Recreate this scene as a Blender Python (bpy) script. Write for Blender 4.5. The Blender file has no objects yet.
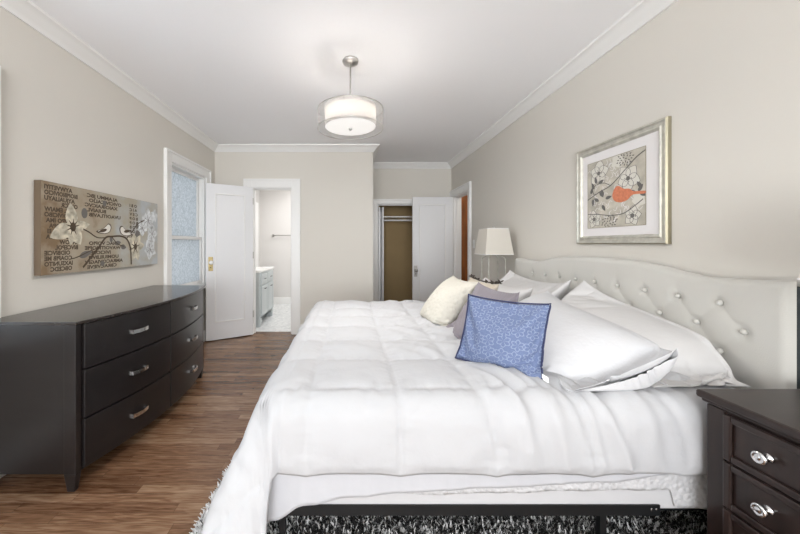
import bpy, bmesh, math, random
import numpy as np
from mathutils import Vector, Matrix, noise
random.seed(7)
PI = math.pi
SC = bpy.context.scene
COL = SC.collection

# ------------------------------------------------------------------ camera
CAMH = 1.245
cd = bpy.data.cameras.new('camera'); cam = bpy.data.objects.new('camera', cd); COL.objects.link(cam)
cam.location = (0, 0, CAMH); cam.rotation_euler = (PI / 2, 0, 0)
cd.sensor_width = 36; cd.lens = 14.4
cd.shift_x = 50 / 800; cd.shift_y = -23 / 800
cd.clip_start = 0.05
SC.camera = cam
# ------------------------------------------------------------------ world, lights, exposure
W = bpy.data.worlds.new('world'); SC.world = W; W.use_nodes = True
bg = W.node_tree.nodes['Background']
bg.inputs[0].default_value = (0.95, 0.97, 1.0, 1); bg.inputs[1].default_value = 1.0
def area(name, loc, rot, sx, sy, power, color=(1, 1, 1)):
    l = bpy.data.lights.new(name, 'AREA'); l.shape = 'RECTANGLE'; l.size = sx; l.size_y = sy
    l.energy = power; l.color = color
    o = bpy.data.objects.new(name, l); COL.objects.link(o); o.location = loc; o.rotation_euler = rot
    return o
area('front_fill_light', (-0.1, -3.55, 1.40), (PI / 2 + .62, 0, 0), 3.2, 2.2, 118, (0.96, 0.98, 1.0))  # added fill light behind the camera, tilted up to brighten the ceiling
area('daylight_side_window', (-2.06, 1.01, 1.40), (0, -PI / 2, 0), 1.30, 1.05, 30, (0.93, 0.97, 1.0))
area('bath_ceiling_fill', (-0.6, 5.6, 2.5), (0, 0, 0), 1.0, 1.2, 17, (1, 0.985, 0.97))  # unseen ceiling light added for the bathroom, no fixture modelled
area('hall_light', (2.35, 5.0, 2.4), (0, 0, 0), 0.5, 0.9, 3, (1, 0.95, 0.88))
SC.view_settings.view_transform = 'Standard'; SC.view_settings.look = 'None'
SC.view_settings.exposure = 1.03; SC.view_settings.gamma = 1; SC.view_settings.use_curve_mapping = False
try:
    SC.cycles.max_bounces = 10; SC.cycles.diffuse_bounces = 6
except Exception:
    pass

# ------------------------------------------------------------------ materials
def mat(name, color, rough=0.5, metal=0.0, spec=0.5, bump=None, emis=None, alpha=None, trans=None, var=None, coat=None, sheen=None):
    m = bpy.data.materials.new(name); m.use_nodes = True
    nt = m.node_tree; b = nt.nodes['Principled BSDF']
    b.inputs['Base Color'].default_value = (*color, 1); b.inputs['Roughness'].default_value = rough
    b.inputs['Metallic'].default_value = metal; b.inputs['Specular IOR Level'].default_value = spec
    if emis: b.inputs['Emission Color'].default_value = (*emis[0], 1); b.inputs['Emission Strength'].default_value = emis[1]
    if alpha is not None: b.inputs['Alpha'].default_value = alpha
    if trans is not None: b.inputs['Transmission Weight'].default_value = trans
    if coat: b.inputs['Coat Weight'].default_value = coat; b.inputs['Coat Roughness'].default_value = 0.15
    if sheen: b.inputs['Sheen Weight'].default_value = sheen
    tc = nt.nodes.new('ShaderNodeTexCoord')
    if var:   # (scale, amount, stretch)
        mp = nt.nodes.new('ShaderNodeMapping'); mp.inputs['Scale'].default_value = var[2] if len(var) > 2 else (1, 1, 1)
        n = nt.nodes.new('ShaderNodeTexNoise'); n.inputs['Scale'].default_value = var[0]; n.inputs['Detail'].default_value = 5
        nt.links.new(tc.outputs['Object'], mp.inputs[0]); nt.links.new(mp.outputs[0], n.inputs[0])
        cr = nt.nodes.new('ShaderNodeValToRGB'); a = var[1]
        cr.color_ramp.elements[0].position = 0.3; cr.color_ramp.elements[1].position = 0.7
        cr.color_ramp.elements[0].color = (*[c * (1 - a) for c in color], 1)
        cr.color_ramp.elements[1].color = (*[min(1, c * (1 + a)) for c in color], 1)
        nt.links.new(n.outputs[0], cr.inputs[0]); nt.links.new(cr.outputs[0], b.inputs['Base Color'])
    if bump:  # (scale, strength, distance)
        n = nt.nodes.new('ShaderNodeTexNoise'); n.inputs['Scale'].default_value = bump[0]; n.inputs['Detail'].default_value = 4
        nt.links.new(tc.outputs['Object'], n.inputs[0])
        bp = nt.nodes.new('ShaderNodeBump'); bp.inputs['Strength'].default_value = bump[1]; bp.inputs['Distance'].default_value = bump[2]
        nt.links.new(n.outputs[0], bp.inputs['Height']); nt.links.new(bp.outputs[0], b.inputs['Normal'])
    return m

M = {}
M['wall'] = mat('wall_paint', (0.665, 0.64, 0.59), 0.85, spec=0.2, bump=(140, 0.15, 0.002))
M['ceiling'] = mat('ceiling_paint', (0.93, 0.935, 0.955), 0.9, spec=0.1)
M['trim'] = mat('trim_paint', (0.82, 0.82, 0.81), 0.35, bump=(30, 0.05, 0.002))
M['door'] = mat('door_paint', (0.77, 0.775, 0.79), 0.32, bump=(20, 0.06, 0.003))
M['bathwall'] = mat('bath_paint', (0.66, 0.645, 0.63), 0.8, spec=0.2)
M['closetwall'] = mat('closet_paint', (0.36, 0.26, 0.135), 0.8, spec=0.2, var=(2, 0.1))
M['brownwood'] = mat('stained_wood', (0.26, 0.085, 0.02), 0.4, var=(6, 0.4, (4, 4, 0.4)))
M['espresso'] = mat('espresso_wood', (0.011, 0.009, 0.009), 0.3, var=(3, 0.15, (1, 1, 6)), bump=(60, 0.04, 0.002))
M['espresso_top'] = mat('espresso_top', (0.020, 0.015, 0.013), 0.17, var=(4, 0.15, (6, 1, 1)))
M['cherry'] = mat('dark_cherry_wood', (0.021, 0.012, 0.010), 0.33, var=(5, 0.35, (1, 6, 1)), bump=(50, 0.05, 0.002))
M['gap'] = mat('black_gap', (0.004, 0.004, 0.004), 0.8)
M['chrome'] = mat('chrome', (0.78, 0.78, 0.78), 0.15, 1.0)
M['nickel'] = mat('nickel', (0.55, 0.54, 0.52), 0.3, 1.0)
M['brass'] = mat('brass', (0.50, 0.40, 0.20), 0.35, 1.0, var=(40, 0.25))
M['glassknob'] = mat('glass_knob', (0.85, 0.85, 0.85), 0.1, spec=0.8)
M['blackmetal'] = mat('black_metal', (0.012, 0.013, 0.014), 0.4, 0.3)
M['darkfabric'] = mat('dark_side_panel', (0.022, 0.03, 0.033), 0.6)
M['comforter'] = mat('comforter_cotton', (0.50, 0.505, 0.52), 0.9, spec=0.15, bump=(30, 0.22, 0.008))
M['sheet'] = mat('sheet_cotton', (0.50, 0.505, 0.53), 0.9, spec=0.1, bump=(18, 0.2, 0.006))
M['mattress'] = mat('mattress_cloth', (0.52, 0.52, 0.53), 0.9, spec=0.1)
M['whitecase'] = mat('white_pillowcase', (0.60, 0.595, 0.595), 0.85, spec=0.15, bump=(11, 0.35, 0.012))
M['bluishcase'] = mat('cool_white_pillowcase', (0.57, 0.575, 0.59), 0.85, spec=0.15, bump=(10, 0.5, 0.016))
M['beigecase'] = mat('beige_cushion', (0.53, 0.48, 0.40), 0.9, spec=0.1, bump=(60, 0.2, 0.004))
M['lavender'] = mat('lavender_grey_satin', (0.23, 0.21, 0.235), 0.6, spec=0.3, bump=(25, 0.15, 0.004))
M['navy'] = mat('navy_velvet', (0.030, 0.038, 0.10), 0.8)
M['headboard'] = mat('oatmeal_linen', (0.56, 0.55, 0.515), 0.95, spec=0.1, bump=(300, 0.35, 0.002), sheen=0.3)
M['mirrorless'] = mat('satin_white', (0.85, 0.85, 0.84), 0.3)
M['shade'] = None

def nodes(m):
    return m.node_tree, m.node_tree.nodes['Principled BSDF']

def floor_mat():
    m = mat('oak_strip_floor', (0.3, 0.15, 0.08), 0.27)
    nt, b = nodes(m); N = nt.nodes; L = nt.links
    tc = N.new('ShaderNodeTexCoord'); sp = N.new('ShaderNodeSeparateXYZ'); L.new(tc.outputs['Object'], sp.inputs[0])
    def math_(op, a, bb=None):
        n = N.new('ShaderNodeMath'); n.operation = op
        for i, x in enumerate((a, bb)):
            if x is None: continue
            if isinstance(x, (int, float)): n.inputs[i].default_value = x
            else: L.new(x, n.inputs[i])
        return n.outputs[0]
    row = math_('DIVIDE', sp.outputs[1], 0.057); rowi = math_('FLOOR', row); rowf = math_('FRACT', row)
    wn = N.new('ShaderNodeTexWhiteNoise'); wn.noise_dimensions = '1D'; L.new(rowi, wn.inputs['W'])
    xx = math_('ADD', math_('DIVIDE', sp.outputs[0], 0.75), math_('MULTIPLY', wn.outputs[0], 7.3))
    xi = math_('FLOOR', xx); xf = math_('FRACT', xx)
    cb = N.new('ShaderNodeCombineXYZ'); L.new(xi, cb.inputs[0]); L.new(rowi, cb.inputs[1])
    w2 = N.new('ShaderNodeTexWhiteNoise'); w2.noise_dimensions = '2D'; L.new(cb.outputs[0], w2.inputs['Vector'])
    # grain
    ofs = N.new('ShaderNodeVectorMath'); ofs.operation = 'MULTIPLY_ADD'
    L.new(w2.outputs['Color'], ofs.inputs[0]); ofs.inputs[1].default_value = (9, 9, 9); L.new(tc.outputs['Object'], ofs.inputs[2])
    mp = N.new('ShaderNodeMapping'); mp.inputs['Scale'].default_value = (2.6, 30, 1); L.new(ofs.outputs[0], mp.inputs[0])
    n1 = N.new('ShaderNodeTexNoise'); n1.inputs['Scale'].default_value = 3.0; n1.inputs['Detail'].default_value = 7; n1.inputs['Distortion'].default_value = 0.8
    L.new(mp.outputs[0], n1.inputs[0])
    n0 = N.new('ShaderNodeTexNoise'); n0.inputs['Scale'].default_value = 1.6; n0.inputs['Detail'].default_value = 4
    L.new(tc.outputs['Object'], n0.inputs[0])
    s = math_('ADD', math_('ADD', .06, math_('MULTIPLY', w2.outputs['Value'], 0.20)), math_('ADD', math_('MULTIPLY', n1.outputs[0], 0.62), math_('MULTIPLY', math_('SUBTRACT', n0.outputs[0], 0.5), 0.3)))
    cr = N.new('ShaderNodeValToRGB'); e = cr.color_ramp.elements
    e[0].position = 0.29; e[0].color = (0.065, 0.027, 0.012, 1)
    e[1].position = 0.74; e[1].color = (0.35, 0.235, 0.15, 1)
    k = e.new(0.50); k.color = (0.185, 0.100, 0.055, 1)
    L.new(s, cr.inputs[0])
    # gaps
    g1 = math_('LESS_THAN', rowf, 0.035); g2 = math_('LESS_THAN', xf, 0.003); g = math_('MAXIMUM', g1, g2)
    mx = N.new('ShaderNodeMixRGB'); L.new(math_('MULTIPLY', g, 0.6), mx.inputs[0]); L.new(cr.outputs[0], mx.inputs[1]); mx.inputs[2].default_value = (0.05, 0.025, 0.012, 1)
    L.new(mx.outputs[0], b.inputs['Base Color'])
    bp = N.new('ShaderNodeBump'); bp.inputs['Strength'].default_value = 0.25; bp.inputs['Distance'].default_value = 0.002
    L.new(math_('SUBTRACT', n1.outputs[0], g), bp.inputs['Height']); L.new(bp.outputs[0], b.inputs['Normal'])
    return m
M['floor'] = floor_mat()

def tile_mat():
    m = mat('bath_floor_mosaic', (0.62, 0.63, 0.64), 0.35)
    nt, b = nodes(m)
    tc = nt.nodes.new('ShaderNodeTexCoord'); v = nt.nodes.new('ShaderNodeTexVoronoi'); v.inputs['Scale'].default_value = 28
    nt.links.new(tc.outputs['Object'], v.inputs[0])
    cr = nt.nodes.new('ShaderNodeValToRGB'); cr.color_ramp.elements[0].color = (0.50, 0.52, 0.53, 1); cr.color_ramp.elements[1].color = (0.78, 0.79, 0.79, 1)
    nt.links.new(v.outputs['Color'], cr.inputs[0]); nt.links.new(cr.outputs[0], b.inputs['Base Color'])
    return m
M['bathfloor'] = tile_mat()

def frosted_mat():
    m = bpy.data.materials.new('rain_glass'); m.use_nodes = True
    nt = m.node_tree; nt.nodes.clear(); N = nt.nodes; L = nt.links
    out = N.new('ShaderNodeOutputMaterial'); tc = N.new('ShaderNodeTexCoord')
    n = N.new('ShaderNodeTexNoise'); n.inputs['Scale'].default_value = 55; n.inputs['Detail'].default_value = 3; L.new(tc.outputs['Object'], n.inputs[0])
    cr = N.new('ShaderNodeValToRGB'); cr.color_ramp.elements[0].position = 0.35; cr.color_ramp.elements[1].position = 0.65
    cr.color_ramp.elements[0].color = (0.50, 0.54, 0.56, 1); cr.color_ramp.elements[1].color = (0.72, 0.75, 0.78, 1); L.new(n.outputs[0], cr.inputs[0])
    bp = N.new('ShaderNodeBump'); bp.inputs['Strength'].default_value = 0.6; bp.inputs['Distance'].default_value = 0.004; L.new(n.outputs[0], bp.inputs['Height'])
    t = N.new('ShaderNodeBsdfTranslucent'); L.new(cr.outputs[0], t.inputs[0]); L.new(bp.outputs[0], t.inputs['Normal'])
    g = N.new('ShaderNodeBsdfPrincipled'); g.inputs['Roughness'].default_value = 0.25; L.new(cr.outputs[0], g.inputs['Base Color']); L.new(bp.outputs[0], g.inputs['Normal'])
    mx = N.new('ShaderNodeMixShader'); mx.inputs[0].default_value = 0.35
    L.new(t.outputs[0], mx.inputs[1]); L.new(g.outputs[0], mx.inputs[2]); L.new(mx.outputs[0], out.inputs[0])
    return m
M['frosted'] = frosted_mat()

def translucent(name, color, mixv=0.5, transp=0.0):
    m = bpy.data.materials.new(name); m.use_nodes = True
    nt = m.node_tree; nt.nodes.clear(); N = nt.nodes; L = nt.links
    out = N.new('ShaderNodeOutputMaterial')
    d = N.new('ShaderNodeBsdfDiffuse'); d.inputs[0].default_value = (*color, 1)
    t = N.new('ShaderNodeBsdfTranslucent'); t.inputs[0].default_value = (*color, 1)
    mx = N.new('ShaderNodeMixShader'); mx.inputs[0].default_value = mixv
    L.new(d.outputs[0], mx.inputs[1]); L.new(t.outputs[0], mx.inputs[2])
    s = mx
    if transp:
        tr = N.new('ShaderNodeBsdfTransparent'); m2 = N.new('ShaderNodeMixShader'); m2.inputs[0].default_value = transp
        L.new(mx.outputs[0], m2.inputs[1]); L.new(tr.outputs[0], m2.inputs[2]); s = m2
    L.new(s.outputs[0], out.inputs[0])
    return m
M['sheer'] = translucent('sheer_organza', (0.72, 0.71, 0.69), 0.5, 0.80)
M['shade_inner'] = translucent('linen_shade', (0.56, 0.55, 0.54), 0.5)
M['lampshade'] = translucent('cream_lamp_shade', (0.80, 0.77, 0.71), 0.35)
M['diffuser'] = mat('acrylic_diffuser', (0.6, 0.6, 0.59), 0.4, emis=((1.0, 0.97, 0.93), 0.30))

def blue_mat():
    m = mat('blue_leaf_fabric', (0.1, 0.17, 0.4), 0.7, spec=0.2)
    nt, b = nodes(m); N = nt.nodes; L = nt.links
    uv = N.new('ShaderNodeUVMap')
    def math_(op, a, bb=None, c=None):
        n = N.new('ShaderNodeMath'); n.operation = op
        for i, x in enumerate((a, bb, c)):
            if x is None: continue
            if isinstance(x, (int, float)): n.inputs[i].default_value = x
            else: L.new(x, n.inputs[i])
        return n.outputs[0]
    v = N.new('ShaderNodeTexVoronoi'); v.inputs['Scale'].default_value = 7; v.inputs['Randomness'].default_value = 0.25
    L.new(uv.outputs[0], v.inputs[0])
    sub = N.new('ShaderNodeVectorMath'); sub.operation = 'SUBTRACT'
    # vector inside each cell -> petals round its centre
    sc = N.new('ShaderNodeVectorMath'); sc.operation = 'SUBTRACT'; L.new(uv.outputs[0], sc.inputs[0]); L.new(v.outputs['Position'], sc.inputs[1])
    sp = N.new('ShaderNodeSeparateXYZ'); L.new(sc.outputs[0], sp.inputs[0])
    ang = math_('ARCTAN2', sp.outputs[1], sp.outputs[0])
    pet = math_('ABSOLUTE', math_('SINE', math_('MULTIPLY', ang, 3.0)))
    line = math_('LESS_THAN', pet, 0.26)
    d = v.outputs['Distance']
    ring = math_('LESS_THAN', math_('ABSOLUTE', math_('SUBTRACT', d, math_('ADD', 0.28, math_('MULTIPLY', pet, 0.22)))), 0.035)
    mask = math_('MAXIMUM', math_('MULTIPLY', line, math_('LESS_THAN', d, 0.42)), ring)
    ns = N.new('ShaderNodeTexNoise'); ns.inputs['Scale'].default_value = 60; L.new(uv.outputs[0], ns.inputs[0])
    mx = N.new('ShaderNodeMixRGB'); mx.inputs[1].default_value = (0.105, 0.145, 0.27, 1); mx.inputs[2].default_value = (0.36, 0.42, 0.56, 1)
    L.new(math_('MULTIPLY', mask, 0.55), mx.inputs[0])
    mx2 = N.new('ShaderNodeMixRGB'); mx2.inputs[2].default_value = (0.27, 0.32, 0.46, 1)
    L.new(math_('MULTIPLY', ns.outputs[0], 0.45), mx2.inputs[0]); L.new(mx.outputs[0], mx2.inputs[1])
    L.new(mx2.outputs[0], b.inputs['Base Color'])
    bp = N.new('ShaderNodeBump'); bp.inputs['Strength'].default_value = 0.5; bp.inputs['Distance'].default_value = 0.003
    L.new(mask, bp.inputs['Height']); L.new(bp.outputs[0], b.inputs['Normal'])
    return m
M['blue'] = blue_mat()

def quilt_mat(name, color, scale, strength):
    m = mat(name, color, 0.9, spec=0.1)
    nt, b = nodes(m); N = nt.nodes; L = nt.links
    tc = N.new('ShaderNodeTexCoord'); v = N.new('ShaderNodeTexVoronoi'); v.inputs['Scale'].default_value = scale; L.new(tc.outputs['Object'], v.inputs[0])
    bp = N.new('ShaderNodeBump'); bp.inputs['Strength'].default_value = strength; bp.inputs['Distance'].default_value = 0.006; bp.invert = True
    L.new(v.outputs['Distance'], bp.inputs['Height']); L.new(bp.outputs[0], b.inputs['Normal'])
    return m
M['creamquilt'] = quilt_mat('cream_matelasse', (0.57, 0.55, 0.49), 38, 0.9)
M['coverlet'] = quilt_mat('grey_white_coverlet', (0.55, 0.55, 0.56), 60, 0.8)

def canvas_mat():
    m = mat('bronze_to_silver_canvas', (0.3, 0.25, 0.18), 0.42, 0.15)
    nt, b = nodes(m); N = nt.nodes; L = nt.links
    tc = N.new('ShaderNodeTexCoord'); sp = N.new('ShaderNodeSeparateXYZ'); L.new(tc.outputs['Object'], sp.inputs[0])
    n = N.new('ShaderNodeTexNoise'); n.inputs['Scale'].default_value = 7; n.inputs['Detail'].default_value = 6; L.new(tc.outputs['Object'], n.inputs[0])
    a = N.new('ShaderNodeMath'); a.operation = 'MULTIPLY_ADD'; L.new(n.outputs[0], a.inputs[0]); a.inputs[1].default_value = 1.8; L.new(sp.outputs[1], a.inputs[2])
    mr = N.new('ShaderNodeMapRange'); mr.inputs[1].default_value = 0.80; mr.inputs[2].default_value = 2.1; L.new(a.outputs[0], mr.inputs[0])
    cr = N.new('ShaderNodeValToRGB'); e = cr.color_ramp.elements
    e[0].position = 0; e[0].color = (0.22, 0.15, 0.085, 1); e[1].position = 1; e[1].color = (0.44, 0.47, 0.49, 1)
    k = e.new(0.25); k.color = (0.37, 0.31, 0.23, 1); k = e.new(0.55); k.color = (0.40, 0.36, 0.28, 1)
    L.new(mr.outputs[0], cr.inputs[0]); L.new(cr.outputs[0], b.inputs['Base Color'])
    return m
M['canvas'] = canvas_mat()
M['canvas_edge'] = mat('canvas_edge', (0.14, 0.10, 0.065), 0.6)
M['ink'] = mat('dark_brown_ink', (0.075, 0.050, 0.028), 0.6)
M['ink_grey'] = mat('grey_ink', (0.15, 0.14, 0.13), 0.6)
M['petal'] = mat('cream_petal_paint', (0.52, 0.48, 0.38), 0.5, var=(22, 0.45))
M['petal_silver'] = mat('silver_petal_paint', (0.58, 0.60, 0.61), 0.45, var=(30, 0.3))
M['birdwhite'] = mat('white_bird_paint', (0.72, 0.70, 0.64), 0.5)
M['silverleaf'] = mat('champagne_silver_frame', (0.60, 0.59, 0.53), 0.35, 0.6, var=(25, 0.15))
M['goldedge'] = mat('antique_gold_edge', (0.36, 0.33, 0.24), 0.4, 0.7)
M['matboard'] = mat('white_mat_board', (0.76, 0.74, 0.74), 0.8)
M['print'] = mat('taupe_print', (0.50, 0.47, 0.40), 0.6, var=(14, 0.22))
M['printflower'] = mat('pale_print_flower', (0.66, 0.64, 0.58), 0.6)
M['printleaf'] = mat('charcoal_print_leaf', (0.13, 0.125, 0.12), 0.6)
M['orange'] = mat('orange_bird_print', (0.60, 0.20, 0.105), 0.6, var=(60, 0.15))
M['vanity'] = mat('grey_vanity_paint', (0.50, 0.54, 0.55), 0.4)
M['marble'] = mat('white_vanity_top', (0.85, 0.85, 0.84), 0.2)
M['patterned'] = mat('brown_leaf_piping', (0.09, 0.075, 0.065), 0.8, var=(50, 0.5))
M['ragwhite'] = None
def rug_mat():
    m = mat('shag_black_white', (0.5, 0.5, 0.5), 0.8, spec=0.3)
    nt, b = nodes(m); N = nt.nodes; L = nt.links
    at = N.new('ShaderNodeAttribute'); at.attribute_name = 'tone'
    L.new(at.outputs['Color'], b.inputs['Base Color'])
    return m
M['shag'] = rug_mat()
M['rugbase'] = mat('rug_backing', (0.05, 0.05, 0.05), 0.9)
M['switch'] = mat('switch_plate_white', (0.8, 0.8, 0.78), 0.4)
M['tagwhite'] = mat('white_care_tag', (0.85, 0.85, 0.85), 0.7)

# ------------------------------------------------------------------ helpers
def link(name, me, m, parent=None, smooth=False, kind=None):
    o = bpy.data.objects.new(name, me); COL.objects.link(o)
    if m is not None: me.materials.append(m)
    if smooth:
        for p in me.polygons: p.use_smooth = True
    if parent: o.parent = parent
    if kind: o['kind'] = kind
    return o
def obj(name, bm, m, parent=None, smooth=False, kind=None, bevel=0.0, auto=None):
    me = bpy.data.meshes.new(name)
    bmesh.ops.recalc_face_normals(bm, faces=bm.faces)
    bm.to_mesh(me); bm.free()
    o = link(name, me, m, parent, smooth, kind)
    if auto is not None:
        me.polygons.foreach_set('use_smooth', [True] * len(me.polygons))
        me.set_sharp_from_angle(angle=math.radians(auto))
    if bevel:
        md = o.modifiers.new('bevel', 'BEVEL'); md.width = bevel; md.segments = 2; md.limit_method = 'ANGLE'
    return o
def struct(name, bm, m, parent=None, **k):
    return obj(name, bm, m, parent, kind='structure', **k)
def empty(name, loc=(0, 0, 0), rz=0.0, label=None, cat=None, group=None, kind=None):
    o = bpy.data.objects.new(name, None); COL.objects.link(o); o.location = loc; o.rotation_euler = (0, 0, rz)
    o.empty_display_size = 0.05
    tag(o, label, cat, group)
    if kind: o['kind'] = kind
    return o
def tag(o, label=None, cat=None, group=None):
    if label: o['label'] = label
    if cat: o['category'] = cat
    if group: o['group'] = group
    return o
def B(bm, x0, x1, y0, y1, z0, z1):
    v = [bm.verts.new((x, y, z)) for x in (x0, x1) for y in (y0, y1) for z in (z0, z1)]
    for f in ((0, 1, 3, 2), (4, 6, 7, 5), (0, 4, 5, 1), (2, 3, 7, 6), (0, 2, 6, 4), (1, 5, 7, 3)):
        bm.faces.new([v[i] for i in f])
    return bm
def boxes(*a):
    bm = bmesh.new()
    for b in a: B(bm, *b)
    return bm
def prism(bm, pts, f0, f1):
    """pts 2D, f0/f1 map a 2D point to 3D at the two ends"""
    a = [bm.verts.new(f0(p)) for p in pts]; b = [bm.verts.new(f1(p)) for p in pts]
    n = len(pts)
    for i in range(n): bm.faces.new((a[i], a[(i + 1) % n], b[(i + 1) % n], b[i]))
    bm.faces.new(a[::-1]); bm.faces.new(b)
    return bm
def lathe(bm, prof, c=(0, 0, 0), n=32, axis='z'):
    rings = []
    for r, h in prof:
        ring = []
        for i in range(n):
            t = 2 * PI * i / n; p = (r * math.cos(t), r * math.sin(t), h)
            if axis == 'x': p = (p[2], p[0], p[1])
            if axis == 'y': p = (p[0], p[2], p[1])
            ring.append(bm.verts.new((c[0] + p[0], c[1] + p[1], c[2] + p[2])))
        rings.append(ring)
    for a, b in zip(rings, rings[1:]):
        for i in range(n): bm.faces.new((a[i], a[(i + 1) % n], b[(i + 1) % n], b[i]))
    if prof[0][0] > 1e-5: bm.faces.new(rings[0][::-1])
    if prof[-1][0] > 1e-5: bm.faces.new(rings[-1])
    bmesh.ops.remove_doubles(bm, verts=bm.verts, dist=1e-6)
    return bm
def tube(bm, pts, r, n=10):
    pts = [Vector(p) for p in pts]; rings = []
    up = Vector((0.13, 0.31, 0.94))
    for i, p in enumerate(pts):
        d = (pts[min(i + 1, len(pts) - 1)] - pts[max(i - 1, 0)]).normalized()
        a = d.cross(up).normalized(); b = d.cross(a)
        rings.append([bm.verts.new(p + a * r * math.cos(2 * PI * k / n) + b * r * math.sin(2 * PI * k / n)) for k in range(n)])
    for s, t in zip(rings, rings[1:]):
        for k in range(n): bm.faces.new((s[k], s[(k + 1) % n], t[(k + 1) % n], t[k]))
    bm.faces.new(rings[0][::-1]); bm.faces.new(rings[-1])
    return bm

# ------------------------------------------------------------------ room
XL, XR, YB, YA, ZC = -1.87, 1.71, 4.42, 5.40, 2.60
YF = -3.6
struct('floor', boxes((XL - .2, XR + .15, YF - .15, YA + .8, -0.1, 0)), M['floor'])
struct('floor_bathroom', boxes((-1.9, 0.26, YB + .115, 6.7, 0.0, 0.006)), M['bathfloor'])
struct('ceiling', boxes((XL - .2, 2.75, YF - .15, 6.9, ZC, ZC + .1)), M['ceiling'])
def wall_y(name, x0, x1, th, y, holes, m, z1=ZC, dirx=False, z0=0.0):
    """wall along x at y..y+th (or along y at x when dirx) with rectangular holes (a0,a1,z0,z1)"""
    bm = bmesh.new(); xs = sorted({x0, x1, *[h[0] for h in holes], *[h[1] for h in holes]})
    for a, b in zip(xs, xs[1:]):
        cuts = sorted([(h[2], h[3]) for h in holes if h[0] <= a and h[1] >= b]); z = z0
        for c0, c1 in cuts + [(z1, z1)]:
            if c0 > z:
                if dirx: B(bm, y, y + th, a, b, z, c0)
                else: B(bm, a, b, y, y + th, z, c0)
            z = c1
    bmesh.ops.remove_doubles(bm, verts=bm.verts, dist=1e-6)
    return struct(name, bm, m)
WY0, WY1, WZ0, WZ1 = 3.32, 4.13, 0.72, 2.10           # frosted window opening
NY0, NY1, NZ0, NZ1 = 0.45, 1.572, 0.70, 2.07           # near side window opening
wall_y('wall_left', YF, YB + .115, .16, XL - .16, [(WY0, WY1, WZ0, WZ1), (NY0, NY1, NZ0, NZ1)], M['wall'], dirx=True)
DX0, DX1, DZ = -1.354, -0.797, 2.03                    # bath doorway
wall_y('wall_back', XL, 0.318, .115, YB, [(DX0, DX1, 0, DZ)], M['wall'])
struct('wall_return', boxes((0.203, 0.318, YB + .115, YA + .115, 0, ZC)), M['wall'])
CX0, CX1, CZ = 0.455, 1.12, 1.93                      # closet doorway
wall_y('wall_alcove', 0.318, XR, .115, YA, [(CX0, CX1, 0, CZ)], M['wall'])
RY0, RY1, RZ = 4.60, 5.30, 2.03                         # entrance doorway in the right wall
wall_y('wall_right', YF, YA, .13, XR, [(RY0, RY1, 0, RZ)], M['wall'], dirx=True)
wall_y('wall_front', XL, XR, .12, YF - .12, [(-1.65, 1.45, 0.3, 2.4)], M['wall'])  # unseen wall; its window opening is made up to go with the fill light
# bathroom shell
struct('wall_bathroom_left', boxes((XL - .1, XL, YB + .115, 6.75, 0, ZC)), M['bathwall'])
struct('wall_bathroom_back', boxes((XL, 0.203, 6.64, 6.75, 0, ZC)), M['bathwall'])
struct('wall_bathroom_right', boxes((0.16, 0.2025, YB + .1155, 6.639, 0, ZC)), M['bathwall'])
# closet shell
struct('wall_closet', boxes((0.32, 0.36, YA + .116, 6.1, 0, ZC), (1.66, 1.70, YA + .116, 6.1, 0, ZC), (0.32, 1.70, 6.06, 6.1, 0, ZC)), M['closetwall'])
struct('floor_closet', boxes((0.36, 1.66, YA + .116, 6.06, 0.0, 0.004)), M['floor'])
# hall beyond the entrance doorway
struct('wall_hall', boxes((2.6, 2.7, 4.0, 6.2, 0, ZC), (XR + .131, 2.6, 5.62, 5.7, 0, ZC), (XR + .131, 2.6, 4.0, 4.06, 0, ZC)), M['wall'])
struct('floor_hall', boxes((XR + .131, 2.6, 4.06, 5.62, -0.02, 0.0)), M['floor'])
# crown moulding : profile (distance from the wall, drop from the ceiling)
CP = [(0, .085), (.012, .085), (.016, .074), (.030, .060), (.052, .032), (.070, .020), (.086, .014), (.090, 0), (0, 0)]
def crown(name, p0, p1, nrm, m0=1, m1=1):
    """p0,p1 xy along the wall; nrm into the room; m0,m1: mitre sign at the two ends"""
    p0, p1, n = Vector(p0), Vector(p1), Vector(nrm); d = (p1 - p0).normalized(); bm = bmesh.new()
    def f(p, base, s): q = base + n * p[0] + d * s * p[0]; return (q.x, q.y, ZC - p[1])
    prism(bm, CP, lambda p: f(p, p0, m0), lambda p: f(p, p1, -m1))
    struct(name, bm, M['trim'], auto=35)
crown('trim_crown_left', (XL, YF), (XL, YB), (1, 0))
crown('trim_crown_back', (XL, YB), (0.318, YB), (0, -1), 1, -1)
crown('trim_crown_return', (0.318, YB), (0.318, YA), (1, 0), -1, 1)
crown('trim_crown_alcove', (0.318, YA), (XR, YA), (0, -1))
crown('trim_crown_right', (XR, YA), (XR, YF), (-1, 0))
# baseboards
def base_(name, x0, x1, y0, y1, m='trim'):
    struct(name, boxes((x0, x1, y0, y1, 0, .14)), M[m], bevel=.004)
base_('baseboard_left', XL, XL + .016, YF, YB)
base_('baseboard_back', DX1 + .115, 0.318, YB - .016, YB)
base_('baseboard_back_corner', XL + .016, DX0 - .115, YB - .016, YB)
base_('baseboard_right', XR - .016, XR, YF, RY0 - .125)
base_('baseboard_bathroom', XL, .16, 6.622, 6.64)
base_('baseboard_closet', .36, 1.66, 6.045, 6.06)
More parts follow.
